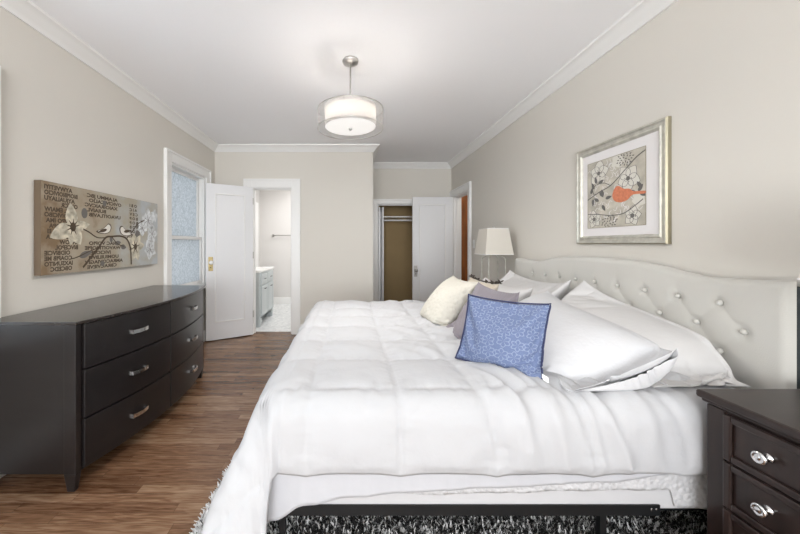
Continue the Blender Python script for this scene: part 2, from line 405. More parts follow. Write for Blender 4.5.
# casings : list of boxes (outer band thicker)
def casing(name, plane, side, a0, a1, z0, z1, w=.112, th=.02, dirx=False, bottom=False, m='trim', depth=.115, jamb=True, jsign=1):
    """opening a0..a1; casing stands off the wall at `plane` toward `side` (+1/-1)"""
    bm = bmesh.new()
    def bx(a, b, p, q, c, d):
        p, q = min(p, q), max(p, q)
        if dirx: B(bm, p, q, a, b, c, d)
        else: B(bm, a, b, p, q, c, d)
    t = plane + side * th; t2 = plane + side * (th + .012)
    zb = z0 - (w if bottom else 0)
    bx(a0 - w, a0 + .004, plane, t, zb, z1 + w); bx(a1 - .004, a1 + w, plane, t, zb, z1 + w)
    bx(a0 + .004, a1 - .004, plane, t, z1 - .004, z1 + w)
    bx(a0 - w, a0 - w + .022, t, t2, zb, z1 + w); bx(a1 + w - .022, a1 + w, t, t2, zb, z1 + w); bx(a0 - w + .022, a1 + w - .022, t, t2, z1 + w - .022, z1 + w)
    if jamb:
        q = plane - side * depth
        bx(a0, a0 + .018, plane, q, z0, z1); bx(a1 - .018, a1, plane, q, z0, z1); bx(a0 + .018, a1 - .018, plane, q, z1 - .018, z1)
        # door stop
        s0, s1 = plane - side * .05, plane - side * .08
        bx(a0 + .018, a0 + .03, s0, s1, z0, z1 - .018); bx(a1 - .03, a1 - .018, s0, s1, z0, z1 - .018); bx(a0 + .03, a1 - .03, s0, s1, z1 - .03, z1 - .018)
    return struct(name, bm, M[m], bevel=.003)
casing('trim_bathroom_doorway', YB, -1, DX0, DX1, 0, DZ)
casing('trim_closet_doorway', YA, -1, CX0, CX1, 0, CZ, w=.07)
casing('trim_entrance_doorway', XR, -1, RY0, RY1, 0, RZ, w=.10, dirx=True, depth=.13)
# hall side of the entrance doorway: a stained wood door standing open in the hall
d5 = empty('door_5', (XR + .14, 5.33, 0), 0, kind='structure')
# strike plate on the bath jamb
# ---------------- doors
def door_leaf(root, w, h, th, m, stile=.105, top=.12, bot=.23):
    bm = bmesh.new()
    B(bm, 0, stile, -th / 2, th / 2, 0.012, h); B(bm, w - stile, w, -th / 2, th / 2, 0.012, h)
    B(bm, stile, w - stile, -th / 2, th / 2, 0.012, bot); B(bm, stile, w - stile, -th / 2, th / 2, h - top, h)
    bmesh.ops.remove_doubles(bm, verts=bm.verts, dist=1e-6)
    leaf = obj('leaf', bm, m, root, bevel=.002)
    pn = bmesh.new(); B(pn, stile - .005, w - stile + .005, -th / 2 + .013, th / 2 - .013, bot - .005, h - top + .005)
    obj('panel', pn, m, root)
    mo = bmesh.new()
    for s in (-1, 1):
        y0, y1 = sorted((s * (th / 2 - .013), s * (th / 2 + .006)))
        e = .016
        for bx in ((stile, stile + e, bot, h - top), (w - stile - e, w - stile, bot, h - top), (stile + e, w - stile - e, bot, bot + e), (stile + e, w - stile - e, h - top - e, h - top)):
            B(mo, bx[0], bx[1], y0, y1, bx[2], bx[3])
    obj('panel_moulding', mo, M['trim'], root, bevel=.005)
def knobset(root, x, z, th, plate_m, knob_m, s_list=(-1, 1)):
    for s in s_list:
        pl = bmesh.new(); y = s * th / 2
        B(pl, x - .027, x + .027, min(y, y + s * .005), max(y, y + s * .005), z - .09, z + .09)
        p = obj('knob_plate', pl, plate_m, root, bevel=.004)
        kb = bmesh.new()
        prof = [(.0, .0), (.011, .0), (.010, .028), (.020, .034), (.027, .046), (.024, .060), (.012, .067), (0, .068)]
        lathe(kb, [(r, s * hh) for r, hh in prof], (x, y + s * .004, z + .02), 20, 'y')
        obj('knob', kb, knob_m, p, smooth=True)
        kh = bmesh.new(); lathe(kh, [(0, 0), (.007, 0), (.007, s * .0015), (0, s * .0015)], (x, y + s * .005, z - .045), 12, 'y')
        obj('keyhole', kh, M['gap'], p)
door_leaf(d5, .70, 2.05, .04, M['brownwood'])
# bathroom door : hinge at the left jamb, swung back towards the left wall
hx, hy = DX0 + .025, YB - .045
fx, fy = -1.815, 4.085
ang = math.atan2(fy - hy, fx - hx)
d1 = empty('door_1', (hx, hy, 0), ang, kind='structure')
door_leaf(d1, .59, 2.02, .038, M['door'])
knobset(d1, .59 - .055, .99, .038, M['brass'], M['glassknob'])
for z in (.25, 1.05, 1.78):
    hb = bmesh.new(); lathe(hb, [(0, 0), (.007, 0), (.007, .09), (0, .09)], (0.0, 0.025, z), 10); obj('hinge', hb, M['nickel'], d1)
# entrance door : hinged on the far jamb of the right wall doorway, open parallel to the back wall
d2 = empty('door_2', (XR - .03, 5.262, 0), PI, kind='structure')
door_leaf(d2, .655, 2.015, .04, M['door'], stile=.11)
knobset(d2, .655 - .05, .80, .04, M['nickel'], M['nickel'])
# closet folding door : two narrow leaves folded back at the left
for i, (x, a) in enumerate(((CX0 + .045, 84), (CX0 + .105, 94))):
    d = empty('door_%d' % (3 + i), (x, YA + .02, 0), math.radians(a), kind='structure')
    door_leaf(d, .30, 1.87, .025, M['door'], stile=.05, top=.07, bot=.12)
# ---------------- frosted window (left wall, far)
def window(n, y0, y1, z0, z1, pane_m, zm):
    w = empty('window_%d' % n, (XL, (y0 + y1) / 2, z0), kind='structure')
    def add(name, bm, m, **k):
        bmesh.ops.translate(bm, verts=bm.verts, vec=(-XL, -(y0 + y1) / 2, -z0)); return obj(name, bm, m, w, **k)
    cs = bmesh.new(); W_ = .112
    for b in ((XL, XL + .022, y0 - W_, y0, z0 - .02, z1 + W_), (XL, XL + .022, y1, y1 + W_, z0 - .02, z1 + W_), (XL, XL + .022, y0, y1, z1, z1 + W_),
              (XL + .022, XL + .036, y0 - W_, y0 - W_ + .022, z0, z1 + W_), (XL + .022, XL + .036, y1 + W_ - .022, y1 + W_, z0, z1 + W_), (XL + .022, XL + .036, y0 - W_ + .022, y1 + W_ - .022, z1 + W_ - .022, z1 + W_)): B(cs, *b)
    add('casing', cs, M['trim'], bevel=.003)
    add('jamb', boxes((XL - .16, XL, y0, y0 + .02, z0, z1), (XL - .16, XL, y1 - .02, y1, z0, z1), (XL - .16, XL, y0 + .02, y1 - .02, z1 - .02, z1), (XL - .16, XL, y0 + .02, y1 - .02, z0, z0 + .02)), M['trim'])
    add('sill', boxes((XL, XL + .05, y0 - .13, y1 + .13, z0 - .03, z0)), M['trim'], bevel=.005)
    for nm, xo, a, b in (('upper_sash', -.085, zm - .02, z1 - .02), ('lower_sash', -.045, z0 + .02, zm + .025)):
        f = .048; c, d = y0 + .02, y1 - .02; X0, X1 = XL + xo - .018, XL + xo + .018
        s = add(nm, boxes((X0, X1, c, c + f, a, b), (X0, X1, d - f, d, a, b), (X0, X1, c + f, d - f, a, a + f), (X0, X1, c + f, d - f, b - f * .8, b)), M['trim'], bevel=.003)
        p = boxes((XL + xo - .003, XL + xo + .003, c + f, d - f, a + f, b - f * .8))
        bmesh.ops.translate(p, verts=p.verts, vec=(-XL, -(y0 + y1) / 2, -z0)); obj('pane', p, pane_m, s)
window(1, WY0, WY1, WZ0, WZ1, M['frosted'], 1.31)
window(2, NY0, NY1, NZ0, NZ1, M['frosted'], 1.40)
for o_ in [o_ for o_ in bpy.data.objects if o_.name.startswith('window_2')]: pass
casing('trim_added_front_window', YF, 1, -1.65, 1.45, .3, 2.4, bottom=True, jamb=False)  # casing of the made-up window opening behind the camera
# ---------------- ceiling pendant
pd = empty('pendant_lamp', (0.003, 2.36, ZC), label='drum pendant lamp with sheer outer shade hanging from the ceiling', cat='ceiling lamp')
def pz(prof, c=(0, 0, 0), n=48): return lathe(bmesh.new(), prof, c, n)
obj('canopy', pz([(0, 0), (.058, 0), (.060, -.008), (.056, -.022), (.030, -.030), (.012, -.034), (0, -.034)]), M['nickel'], pd, smooth=True)
obj('stem', pz([(.0, -.03), (.0065, -.03), (.0065, -.40), (0, -.40)], n=12), M['nickel'], pd, smooth=True)
zt, zb_ = -.370, -.507
obj('outer_shade', pz([(.240, zt), (.240, zb_), (.2385, zb_), (.2385, zt), (.240, zt)], n=64) , M['sheer'], pd, smooth=True)
obj('inner_shade', pz([(.188, zt + .02), (.188, zb_ + .012), (.1865, zb_ + .012), (.1865, zt + .02), (.188, zt + .02)], n=64), M['shade_inner'], pd, smooth=True)
df = obj('diffuser', pz([(0, zb_ + .004), (.10, zb_ + .006), (.17, zb_ + .010), (.186, zb_ + .014), (.186, zb_ + .018), (0, zb_ + .016)], n=64), M['diffuser'], pd, smooth=True)
obj('finial', pz([(0, zb_ - .014), (.006, zb_ - .012), (.012, zb_ - .004), (.014, zb_ + .003), (0, zb_ + .005)], n=20), M['nickel'], pd, smooth=True)
for z in (zt, zb_):
    bm = bmesh.new(); tube(bm, [(.2395 * math.cos(t * PI / 36), .2395 * math.sin(t * PI / 36), z) for t in range(73)], .0028, 8); obj('rim_ring', bm, M['nickel'], pd, smooth=True)
bm = bmesh.new()
for k in range(3): t = k * 2 * PI / 3 + .3; tube(bm, [(0, 0, zt + .010), (.2395 * math.cos(t), .2395 * math.sin(t), zt)], .0025, 6)
obj('spider', bm, M['nickel'], pd)
for k in range(3):
    t = k * 2 * PI / 3 + .9
    o = obj('bulb', lathe(bmesh.new(), [(0, -.03), (.012, -.028), (.026, -.01), (.028, .008), (.014, .03), (.012, .05), (0, .05)], (.085 * math.cos(t), .085 * math.sin(t), -.42), 20), mat('bulb_glow_%d' % k, (1, 1, 1), emis=((1, .93, .85), 3.0)), pd, smooth=True)
pl = bpy.data.lights.new('pendant_light', 'POINT'); pl.energy = 19; pl.color = (1.0, .93, .86); pl.shadow_soft_size = .11
pa = bpy.data.lights.new('pendant_downlight', 'AREA'); pa.shape = 'DISK'; pa.size = .36; pa.energy = 9; pa.color = (1.0, .965, .93)
pao = bpy.data.objects.new('pendant_downlight', pa); COL.objects.link(pao); pao.location = (0.003, 2.36, ZC - .525)
plo = bpy.data.objects.new('pendant_light', pl); COL.objects.link(plo); plo.location = (0.003, 2.36, ZC - .40)

# ---------------- closet rod and shelf
cs = empty('closet_shelf', (.36, 5.7, 1.70), label='white closet shelf above the hanging rod inside the open closet', cat='shelf')
obj('board', boxes((0, 1.3, .0, .36, .02, .04)), M['trim'], cs)
obj('cleat', boxes((0, 1.3, .34, .36, -.06, .02)), M['closetwall'], cs)
rd = bmesh.new(); tube(rd, [(.36, 5.72, 1.668), (1.66, 5.72, 1.668)], .016, 14)
tag(obj('closet_rod', rd, M['trim'], smooth=True), 'white hanging rod running under the shelf in the closet', 'rod')

# ---------------- bathroom things
vn = empty('bathroom_vanity', (-1.34, 4.76, 0), label='pale grey bathroom vanity with white top seen through the open doorway', cat='vanity')
vb = boxes((-.50, 0, 0.0, .80, .12, .82), (-.50, 0, 0, .05, 0.006, .12), (-.50, 0, .75, .80, 0.006, .12))
obj('cabinet', vb, M['vanity'], vn, bevel=.004)
bm = bmesh.new()   # shaped apron between the feet
pts = [(.05, .14), (.05, .05), (.08, .07), (.13, .12), (.2, .125), (.6, .125), (.67, .12), (.72, .07), (.75, .05), (.75, .14)]
prism(bm, pts, lambda p: (-.018, p[0], p[1]), lambda p: (.0, p[0], p[1])); obj('apron', bm, M['vanity'], vn)
obj('countertop', boxes((-.52, .02, -.02, .82, .82, .85)), M['marble'], vn, bevel=.004)
for k in range(2):
    y = .04 + k * .37
    dr = obj('drawer', boxes((.0, .016, y, y + .35, .64, .79)), M['vanity'], vn, bevel=.004)
    bm = bmesh.new(); tube(bm, [(.016, y + .13, .71), (.035, y + .14, .71), (.035, y + .21, .71), (.016, y + .22, .71)], .004, 8); obj('pull', bm, M['blackmetal'], dr)
    do = obj('cabinet_door', boxes((0, .016, y, y + .35, .16, .61), (.016, .021, y, y + .05, .16, .61), (.016, .021, y + .30, y + .35, .16, .61), (.016, .021, y + .05, y + .30, .16, .21), (.016, .021, y + .05, y + .30, .56, .61)), M['vanity'], vn, bevel=.002)
    bm = bmesh.new(); tube(bm, [(.021, y + .13, .56), (.04, y + .14, .56), (.04, y + .2, .56), (.021, y + .21, .56)], .004, 8); obj('pull', bm, M['blackmetal'], do)
tb = empty('towel_bar', (-1.12, 6.64, 1.42), label='chrome towel bar on the bathroom back wall', cat='towel bar')
bm = bmesh.new(); tube(bm, [(-.47, -.06, 0), (.25, -.06, 0)], .009, 12); obj('bar', bm, M['nickel'], tb, smooth=True)
for x in (-.47, .25):
    obj('post', lathe(bmesh.new(), [(0, 0), (.028, 0), (.028, -.008), (.012, -.014), (.012, -.07), (0, -.072)], (x, 0, 0), 16, 'y'), M['nickel'], tb, smooth=True)
tb.location.x = -1.12 + .0
struct('trim_bathroom_opening', boxes((XL, XL + .03, 6.24, 6.43, 0.14, 2.07), (XL, XL + .03, 5.3, 6.24, 1.97, 2.07)), M['trim'], bevel=.003)
sw = empty('light_switch', (XR - .0, 4.41, 1.245), label='white light switch plate on the right wall beside the entrance doorway', cat='light switch')
obj('plate', boxes((-.006, 0, -.036, .036, -.058, .058)), M['switch'], sw, bevel=.003)
obj('toggle', boxes((-.014, -.006, -.006, .006, -.012, .012)), M['switch'], sw)

# ------------------------------------------------------------------ dresser
DY0, DY1 = 1.60, 3.00; DXB = XL + .02
def xf(y): return -1.372 + .112 * (1 - ((y - 2.30) / .70) ** 2)
dr_ = empty('dresser', (0, 0, 0), label='espresso bow front dresser with six drawers under the canvas', cat='dresser')
def curved(bm, y0, y1, z0, z1, o0, o1, n=24):
    """curved slab following the bow, from offset o0 to o1 in x"""
    ys = [y0 + (y1 - y0) * i / n for i in range(n + 1)]
    pts = [(xf(y) + o1, y) for y in ys] + [(xf(y) + o0, y) for y in reversed(ys)]
    return prism(bm, pts, lambda p: (p[0], p[1], z0), lambda p: (p[0], p[1], z1))
bm = bmesh.new(); ys = [DY0 - .012 + (DY1 - DY0 + .024) * i / 30 for i in range(31)]
prism(bm, [(xf(min(max(y, DY0), DY1)) + .014, y) for y in ys] + [(DXB, DY1 + .012), (DXB, DY0 - .012)], lambda p: (p[0], p[1], .841), lambda p: (p[0], p[1], .857))
obj('top', bm, M['espresso_top'], dr_, bevel=.003)
bm = bmesh.new(); ys = [DY0 + .02 + (DY1 - DY0 - .04) * i / 30 for i in range(31)]
prism(bm, [(xf(y) - .022, y) for y in ys] + [(DXB + .01, DY1 - .02), (DXB + .01, DY0 + .02)], lambda p: (p[0], p[1], .085), lambda p: (p[0], p[1], .841))
obj('carcass', bm, M['espresso'], dr_)
for y0, y1 in ((DY0 + .012, DY0 + .02), (DY1 - .02, DY1 - .012)):
    obj('side_panel', boxes((DXB + .05, xf(DY0) - .05, y0, y1, .085, .841)), M['espresso'], dr_)
for yy, sgn in ((DY0, 1), (DY1, -1)):
    for xx in (xf(DY0), DXB + .06):
        bm = bmesh.new(); y0, y1 = sorted((yy, yy + sgn * .036)); x1 = xx; x0 = xx - .06
        B(bm, x0, x1, y0, y1, .09, .841)
        v = [(x0, y0), (x1, y0), (x1, y1), (x0, y1)]
        c = ((x0 + x1) / 2, (y0 + y1) / 2)
        prism(bm, v, lambda p: (c[0] + (p[0] - c[0]) * .62, c[1] + (p[1] - c[1]) * .62, 0), lambda p: (p[0], p[1], .0895))
        obj('corner_post', bm, M['espresso'], dr_, bevel=.002)
rows = ((.606, .836), (.354, .598), (.100, .346))
for c0, c1 in ((DY0 + .041, 2.245), (2.254, DY1 - .041)):
    for z0, z1 in rows:
        d = obj('drawer', curved(bmesh.new(), c0, c1, z0, z1, -.020, .0), M['espresso'], dr_, bevel=.0025)
        yc = (c0 + c1) / 2; zc = z0 + (z1 - z0) * .52; hb = bmesh.new()
        L_ = .052; n = 10
        pts = []
        for i in range(n + 1):
            t = -1 + 2 * i / n; pts.append((t * L_, .020 + .010 * (1 - t * t)))
        for (a, oa), (b, ob) in zip(pts, pts[1:]):
            xa, xb = xf(yc + a), xf(yc + b)
            vs = [hb.verts.new(p) for p in ((xa + oa - .005, yc + a, zc - .011), (xa + oa + .003, yc + a, zc - .011), (xa + oa + .003, yc + a, zc + .011), (xa + oa - .005, yc + a, zc + .011),
                                            (xb + ob - .005, yc + b, zc - .011), (xb + ob + .003, yc + b, zc - .011), (xb + ob + .003, yc + b, zc + .011), (xb + ob - .005, yc + b, zc + .011))]
            for f in ((0, 1, 5, 4), (1, 2, 6, 5), (2, 3, 7, 6), (3, 0, 4, 7)): hb.faces.new([vs[i] for i in f])
        for t in (-L_ * .97, L_ * .97): B(hb, xf(yc + t) - .002, xf(yc + t) + .023, yc + t - .006, yc + t + .006, zc - .011, zc + .011)
        bmesh.ops.remove_doubles(hb, verts=hb.verts, dist=1e-5)
        obj('handle', hb, M['chrome'], d)

# ------------------------------------------------------------------ art on a plane
class Plane2D:
    def __init__(s, o, ea, eb, en): s.o, s.a, s.b, s.n = map(Vector, (o, ea, eb, en))
    def __call__(s, p, h=0): return s.o + s.a * p[0] + s.b * p[1] + s.n * h
def decal(name, polys, m, parent, P, h0=0.0, h1=.0012):
    bm = bmesh.new()
    for k, pts in enumerate(polys):
        e = (k % 7) * .00006
        prism(bm, pts, lambda p: P(p, h0), lambda p: P(p, h1 + e))
    return obj(name, bm, m, parent)
def ell(cx, cy, rx, ry, rot=0, n=20, k0=0, k1=1):
    c, s = math.cos(rot), math.sin(rot)
    return [(cx + rx * math.cos(t) * c - ry * math.sin(t) * s, cy + rx * math.cos(t) * s + ry * math.sin(t) * c) for t in [2 * PI * i / n for i in range(n)]]
def petal(cx, cy, L_, w, rot, n=12, start=.0):
    c, s = math.cos(rot), math.sin(rot); up, dn = [], []
    for i in range(n + 1):
        t = i / n; r = start + t * L_; h = w * math.sin(PI * min(1, t ** .75)) ** .8 if 0 < t < 1 else .0006
        up.append((r, h)); dn.append((r, -h))
    pts = up + dn[::-1]
    return [(cx + x * c - y * s, cy + x * s + y * c) for x, y in pts]
def ribbon(pts, w):
    """list of quads along a polyline"""
    out = []
    for i in range(len(pts) - 1):
        (x0, y0), (x1, y1) = pts[i], pts[i + 1]; dx, dy = x1 - x0, y1 - y0; l = math.hypot(dx, dy) or 1
        wi = w if not isinstance(w, (list, tuple)) else w[0] + (w[1] - w[0]) * i / (len(pts) - 1)
        nx, ny = -dy / l * wi, dx / l * wi; ex, ey = dx / l * wi * .4, dy / l * wi * .4
        out.append([(x0 + nx - ex, y0 + ny - ey), (x0 - nx - ex, y0 - ny - ey), (x1 - nx + ex, y1 - ny + ey), (x1 + nx + ex, y1 + ny + ey)])
    return out
def spline(ctrl, n=24):
    out = []; C_ = [ctrl[0]] + list(ctrl) + [ctrl[-1]]
    for i in range(1, len(C_) - 2):
        p0, p1, p2, p3 = [np.array(C_[i + k], float) for k in (-1, 0, 1, 2)]
        for j in range(max(2, n // (len(ctrl) - 1))):
            t = j / max(2, n // (len(ctrl) - 1))
            out.append(tuple(.5 * ((2 * p1) + (-p0 + p2) * t + (2 * p0 - 5 * p1 + 4 * p2 - p3) * t * t + (-p0 + 3 * p1 - 3 * p2 + p3) * t ** 3)))
    out.append(tuple(ctrl[-1])); return out

# canvas print on the left wall
CL, CH = 1.145, .567
cv = empty('canvas_print', (XL + .004, 1.889, 1.057), label='long bronze canvas with birds, flowers and reversed lettering above the dresser', cat='wall art')
cf = boxes((0, .04, 0, CL, 0, CH)); cbody = obj('canvas', cf, M['canvas_edge'], cv, bevel=.002)
P = Plane2D((.0402, 0, 0), (0, 1, 0), (0, 0, 1), (1, 0, 0))
decal('painted_face', [[(0.001, 0.001), (CL - .001, .001), (CL - .001, CH - .001), (.001, CH - .001)]], M['canvas'], cbody, P, 0, .0006)
def text_mesh(name, lines, parent, P, m, mirror=True):
    """lines: (string, a, b, size) laid on the plane, glyphs reversed as painted"""
    bm = bmesh.new()
    for s, a, b, size, sx in lines:
        cu = bpy.data.curves.new('t', 'FONT'); cu.body = s; cu.size = size; cu.extrude = 0; cu.offset = size * .045; cu.resolution_u = 2
        o = bpy.data.objects.new('t', cu); COL.objects.link(o)
        bpy.context.view_layer.update()
        me = bpy.data.meshes.new_from_object(o.evaluated_get(bpy.context.evaluated_depsgraph_get()))
        xs = [v.co.x for v in me.vertices] or [0]; w = max(xs)
        vs = [bm.verts.new(P((a + ((w - v.co.x) if mirror else v.co.x) * sx, b + v.co.y), .0012)) for v in me.vertices]
        for p in me.polygons:
            try: bm.faces.new([vs[i] for i in p.vertices])
            except ValueError: pass
        bpy.data.objects.remove(o); bpy.data.curves.remove(cu); bpy.data.meshes.remove(me)
    me = bpy.data.meshes.new(name); bm.to_mesh(me); bm.free()
    return link(name, me, m, parent)
LS = .037
rowsL = ['AYWVETIYI', 'BIOPIBIOIVICIO', 'AYJUALIAYU', 'OYECR', 'BIOL EMAIW', 'OIVICIBO', 'AWPO IMA', 'BOPA', 'NOIAM EI', 'MOIAH OA', 'SSHYOW', 'BIVCEPOL', 'OIDBIVCIE', 'COAPIB ME', 'IAXSUNITO', 'OBCEDC']
lines = []
for i, s in enumerate(rowsL):
    b = CH - .045 - i * .0335
    off = (0.02, .02, .02, .13, .02, .02, .03, .05, .04, .03, .12, .09, .02, .02, .02, .06)[i]
    lines.append((s, off, b, LS, 1.02 if len(s) < 12 else .92))
midrows = ['ALAMMU JBC', 'OVICIVICALIO', 'XAIOIRAICVC', 'BUIAIVL', 'UVAOITLAVIB', '', '', '', '', '', 'OIAC VOPIO', 'WAVOITRIOPIE', 'IVICIOPEB', 'UOMIUILBWI', 'AMRACOVIAGIV', 'CBRACVIEVE']
for i, s in enumerate(midrows):
    if s: lines.append((s, .33 + .02 * math.sin(i * 2.1), CH - .05 - i * .0335, LS * .92, 1.45))
for i in range(11):
    lines.append((random.choice(['B O P', 'A I C', 'O B I', 'C E V', 'I O B']), .76, CH - .07 - i * .036, LS * .9, 1.25))
text_mesh('lettering', lines, cbody, P, M['ink'])
def flower(cx, cy, R_, n=5, rot=0, w=.42): return [petal(cx, cy, R_ * (1 + .12 * math.sin(k * 2.3)), R_ * w, rot + 2 * PI * k / n) for k in range(n)]
pp = [petal(.215, .30, .155, .045, math.radians(a)) for a in (96,)] + [petal(.215, .30, .14, .035, math.radians(10)), petal(.21, .30, .17, .05, math.radians(205)), petal(.22, .29, .12, .045, math.radians(-62)), petal(.22, .29, .11, .03, math.radians(-100))]
decal('flower', pp, M['petal'], cbody, P, .001, .0024)
decal('flower_centre', [ell(.218, .30, .022, .03)] + [petal(.218, .30, .055, .004, a) for a in (0.3, .9, 1.5, 2.2, 2.9, 3.6, 4.4, 5.2)], M['ink'], cbody, P, .0024, .0032)
decal('flower', [petal(.83, .16, .12, .036, math.radians(a)) for a in (100, 60, 140, 250, 290, 10)], M['petal'], cbody, P, .001, .0024)
decal('flower_centre', [ell(.83, .165, .02, .025)] + [petal(.83, .165, .06, .004, a) for a in (0.3, 1.1, 1.9, 2.7, 3.5, 4.3, 5.1)], M['ink'], cbody, P, .0024, .0032)
sp_ = []
for (x, y, r, ro) in ((1.0, .40, .10, .3), (.92, .33, .07, 1.0), (1.06, .28, .08, .1), (1.03, .14, .09, .8), (1.09, .45, .06, 0)): sp_ += flower(x, y, r, 5, ro)
sp_ = [[(min(a, CL - .004), min(max(b, .004), CH - .004)) for a, b in q] for q in sp_]
decal('flower', sp_, M['petal_silver'], cbody, P, .001, .0022)
vein = []
for (x, y) in ((1.0, .40), (.92, .33), (1.06, .28), (1.03, .14)):
    for k in range(7): vein += ribbon([(x, y), (min(x + .05 * math.cos(k * .9), CL - .01), y + .05 * math.sin(k * .9))], .0014)
decal('petal_veins', vein, M['ink_grey'], cbody, P, .0022, .003)
br = []
br += ribbon(spline([(.30, .03), (.36, .09), (.43, .16), (.50, .235), (.56, .245), (.66, .25), (.73, .225), (.77, .15), (.78, .02)], 40), .0065)
br += ribbon(spline([(.50, .235), (.42, .235), (.35, .27), (.30, .29)], 14), .004)
br += ribbon(spline([(.43, .16), (.36, .14), (.25, .1), (.2, .09)], 14), .003)
br += ribbon(spline([(.73, .24), (.80, .30), (.86, .36), (.95, .40)], 14), .0035)
br += ribbon(spline([(.56, .245), (.62, .19), (.69, .17)], 12), .003)
decal('branch', br, M['ink'], cbody, P, .001, .0028)
lv = [petal(.27, .10, .11, .022, .35), petal(.84, .33, .13, .03, .5), petal(.60, .19, .06, .018, .2), petal(.56, .20, .05, .014, 1.8), petal(.66, .17, .06, .02, -.2), ell(.49, .49, .018, .022), ell(.31, .40, .024, .035), ell(.47, .045, .02, .02), ell(.86, .27, .03, .035)]
decal('leaf', lv, M['ink_grey'], cbody, P, .001, .002)
def bird(cx, cy, s, f):
    body = spline([(-.055, -.022), (-.01, -.026), (.03, -.014), (.045, .012), (.04, .032), (.022, .038), (.006, .026), (-.02, .008), (-.07, -.012), (-.055, -.022)], 40)[:-1]
    return [(cx + x * s * f, cy + y * s) for x, y in body]
for (x, y, f) in ((.50, .295, 1), (.70, .285, -1)):
    decal('bird', [bird(x, y, 1.25, f)], M['ink'], cbody, P, .001, .0024)
    decal('bird_body', [bird(x, y, 1.05, f)], M['birdwhite'], cbody, P, .0024, .0032)
    decal('bird_wing', [petal(x + f * .01, y + .002, .085, .012, PI + f * .25 if f > 0 else .15 * 1)], M['ink'], cbody, P, .0033, .004)

def merge_into(base):
    """fold the painted pattern into the surface it is painted on"""
    kids = [o for o in bpy.data.objects if o.parent is base]
    bm = bmesh.new(); bm.from_mesh(base.data)
    for o in kids:
        for k2 in [c for c in bpy.data.objects if c.parent is o]: kids.append(k2)
    for o in kids:
        n0 = len(bm.faces); bm.from_mesh(o.data); bm.faces.ensure_lookup_table()
        m_ = o.data.materials[0]
        if m_.name not in base.data.materials: base.data.materials.append(m_)
        ix = list(base.data.materials).index(m_)
        for f in bm.faces[n0:]: f.material_index = ix
    for o in kids: bpy.data.objects.remove(o)
    bm.to_mesh(base.data); bm.free()
merge_into(cbody)
# framed bird picture on the right wall
PY0, PY1, PZ0, PZ1 = 1.701, 2.385, 1.245, 1.925
fr = empty('framed_picture', (XR, (PY0 + PY1) / 2, PZ0), label='silver framed orange bird print hanging above the headboard', cat='picture')
hw = (PY1 - PY0) / 2; HH = PZ1 - PZ0
# profile across the frame : (in from the outer edge, height off the wall)
FP = [(0, 0), (0, .020), (.006, .028), (.012, .028), (.020, .022), (.034, .020), (.040, .026), (.046, .024), (.052, .016), (.056, .0125), (.056, 0)]
bm = bmesh.new(); rings = []
for cy, cz in ((-1, 0), (1, 0), (1, 1), (-1, 1)):
    rings.append([bm.verts.new((-h, cy * (hw - i), i if cz == 0 else HH - i)) for i, h in FP])
for k in range(4):
    a, b = rings[k], rings[(k + 1) % 4]
    for i in range(len(FP) - 1): bm.faces.new((a[i], a[i + 1], b[i + 1], b[i]))
fo = obj('frame', bm, M['silverleaf'], fr)
fo.data.materials.append(M['goldedge'])
for p in fo.data.polygons:
    if p.index % (len(FP) - 1) in (0, 1): p.material_index = 1
obj('mat_board', boxes((-.012, -.004, -hw + .05, hw - .05, .05, HH - .05)), M['matboard'], fr)
# local: a runs from the far edge (left in view) to the near edge (right in view)
P = Plane2D((-.0125, .239, .111), (0, -1, 0), (0, 0, 1), (-1, 0, 0)); S = .447
pr = decal('art_print', [[(0, 0), (S, 0), (S, .453), (0, .453)]], M['print'], fr, P, 0, .0008)
decal('print_border', ribbon([(0, 0), (S, 0)], .0015) + ribbon([(S, 0), (S, .453)], .0015) + ribbon([(S, .453), (0, .453)], .0015) + ribbon([(0, .453), (0, 0)], .0015), M['goldedge'], pr, P, .0008, .0015)
def clampS(q): return [(min(max(a, .003), S - .003), min(max(b, .003), .450)) for a, b in q]
fl = []
for (x, y, r, ro) in ((.10, .37, .085, .2), (.33, .29, .085, .9), (.06, .06, .06, .5), (.36, .06, .06, .1), (.25, .42, .05, 0), (.40, .15, .05, .7)): fl += flower(x, y, r, 5, ro, .46)
decal('print_flower', [clampS(q) for q in fl], M['printflower'], pr, P, .0008, .0014)
ol = []
for (x, y, r, ro) in ((.10, .37, .085, .2), (.33, .29, .085, .9), (.06, .06, .06, .5), (.36, .06, .06, .1)):
    for k in range(5):
        q = petal(x, y, r * (1 + .12 * math.sin(k * 2.3)), r * .46, ro + 2 * PI * k / 5); ol += [clampS(z_) for z_ in ribbon(q + q[:1], .0011)]
    ol.append(ell(x, y, .014, .014)); ol += [ell(x + .022 * math.cos(t), y + .022 * math.sin(t), .003, .003) for t in range(7)]
for k in range(26):   # lace patches
    a_, r_ = k * 2.4, .0095 * math.sqrt(k)
    ol.append(clampS(petal(.31 + 1.15 * r_ * math.cos(a_), .415 + .8 * r_ * math.sin(a_), .014, .004, a_)))
    ol.append(clampS(petal(.19 + 1.3 * r_ * math.cos(a_), .035 + .8 * r_ * math.sin(a_), .014, .004, a_ + 1)))
decal('print_outline', ol, M['ink_grey'], pr, P, .0014, .002)
for k in range(1):
    sw_ = []
    for i in range(90):
        x, y, t = random.uniform(.03, S - .05), random.uniform(.03, .42), random.uniform(0, 6.28)
        sw_ += [clampS(q) for q in ribbon(spline([(x, y), (x + .02 * math.cos(t), y + .02 * math.sin(t)), (x + .035 * math.cos(t + .8), y + .035 * math.sin(t + .8))], 8), .0013)]
    decal('print_scroll', sw_, M['matboard'], pr, P, .0008, .0012)
br = ribbon(spline([(.0, .20), (.10, .24), (.20, .27), (.30, .34), (.38, .40), (S - .003, .43)], 30), .0028)
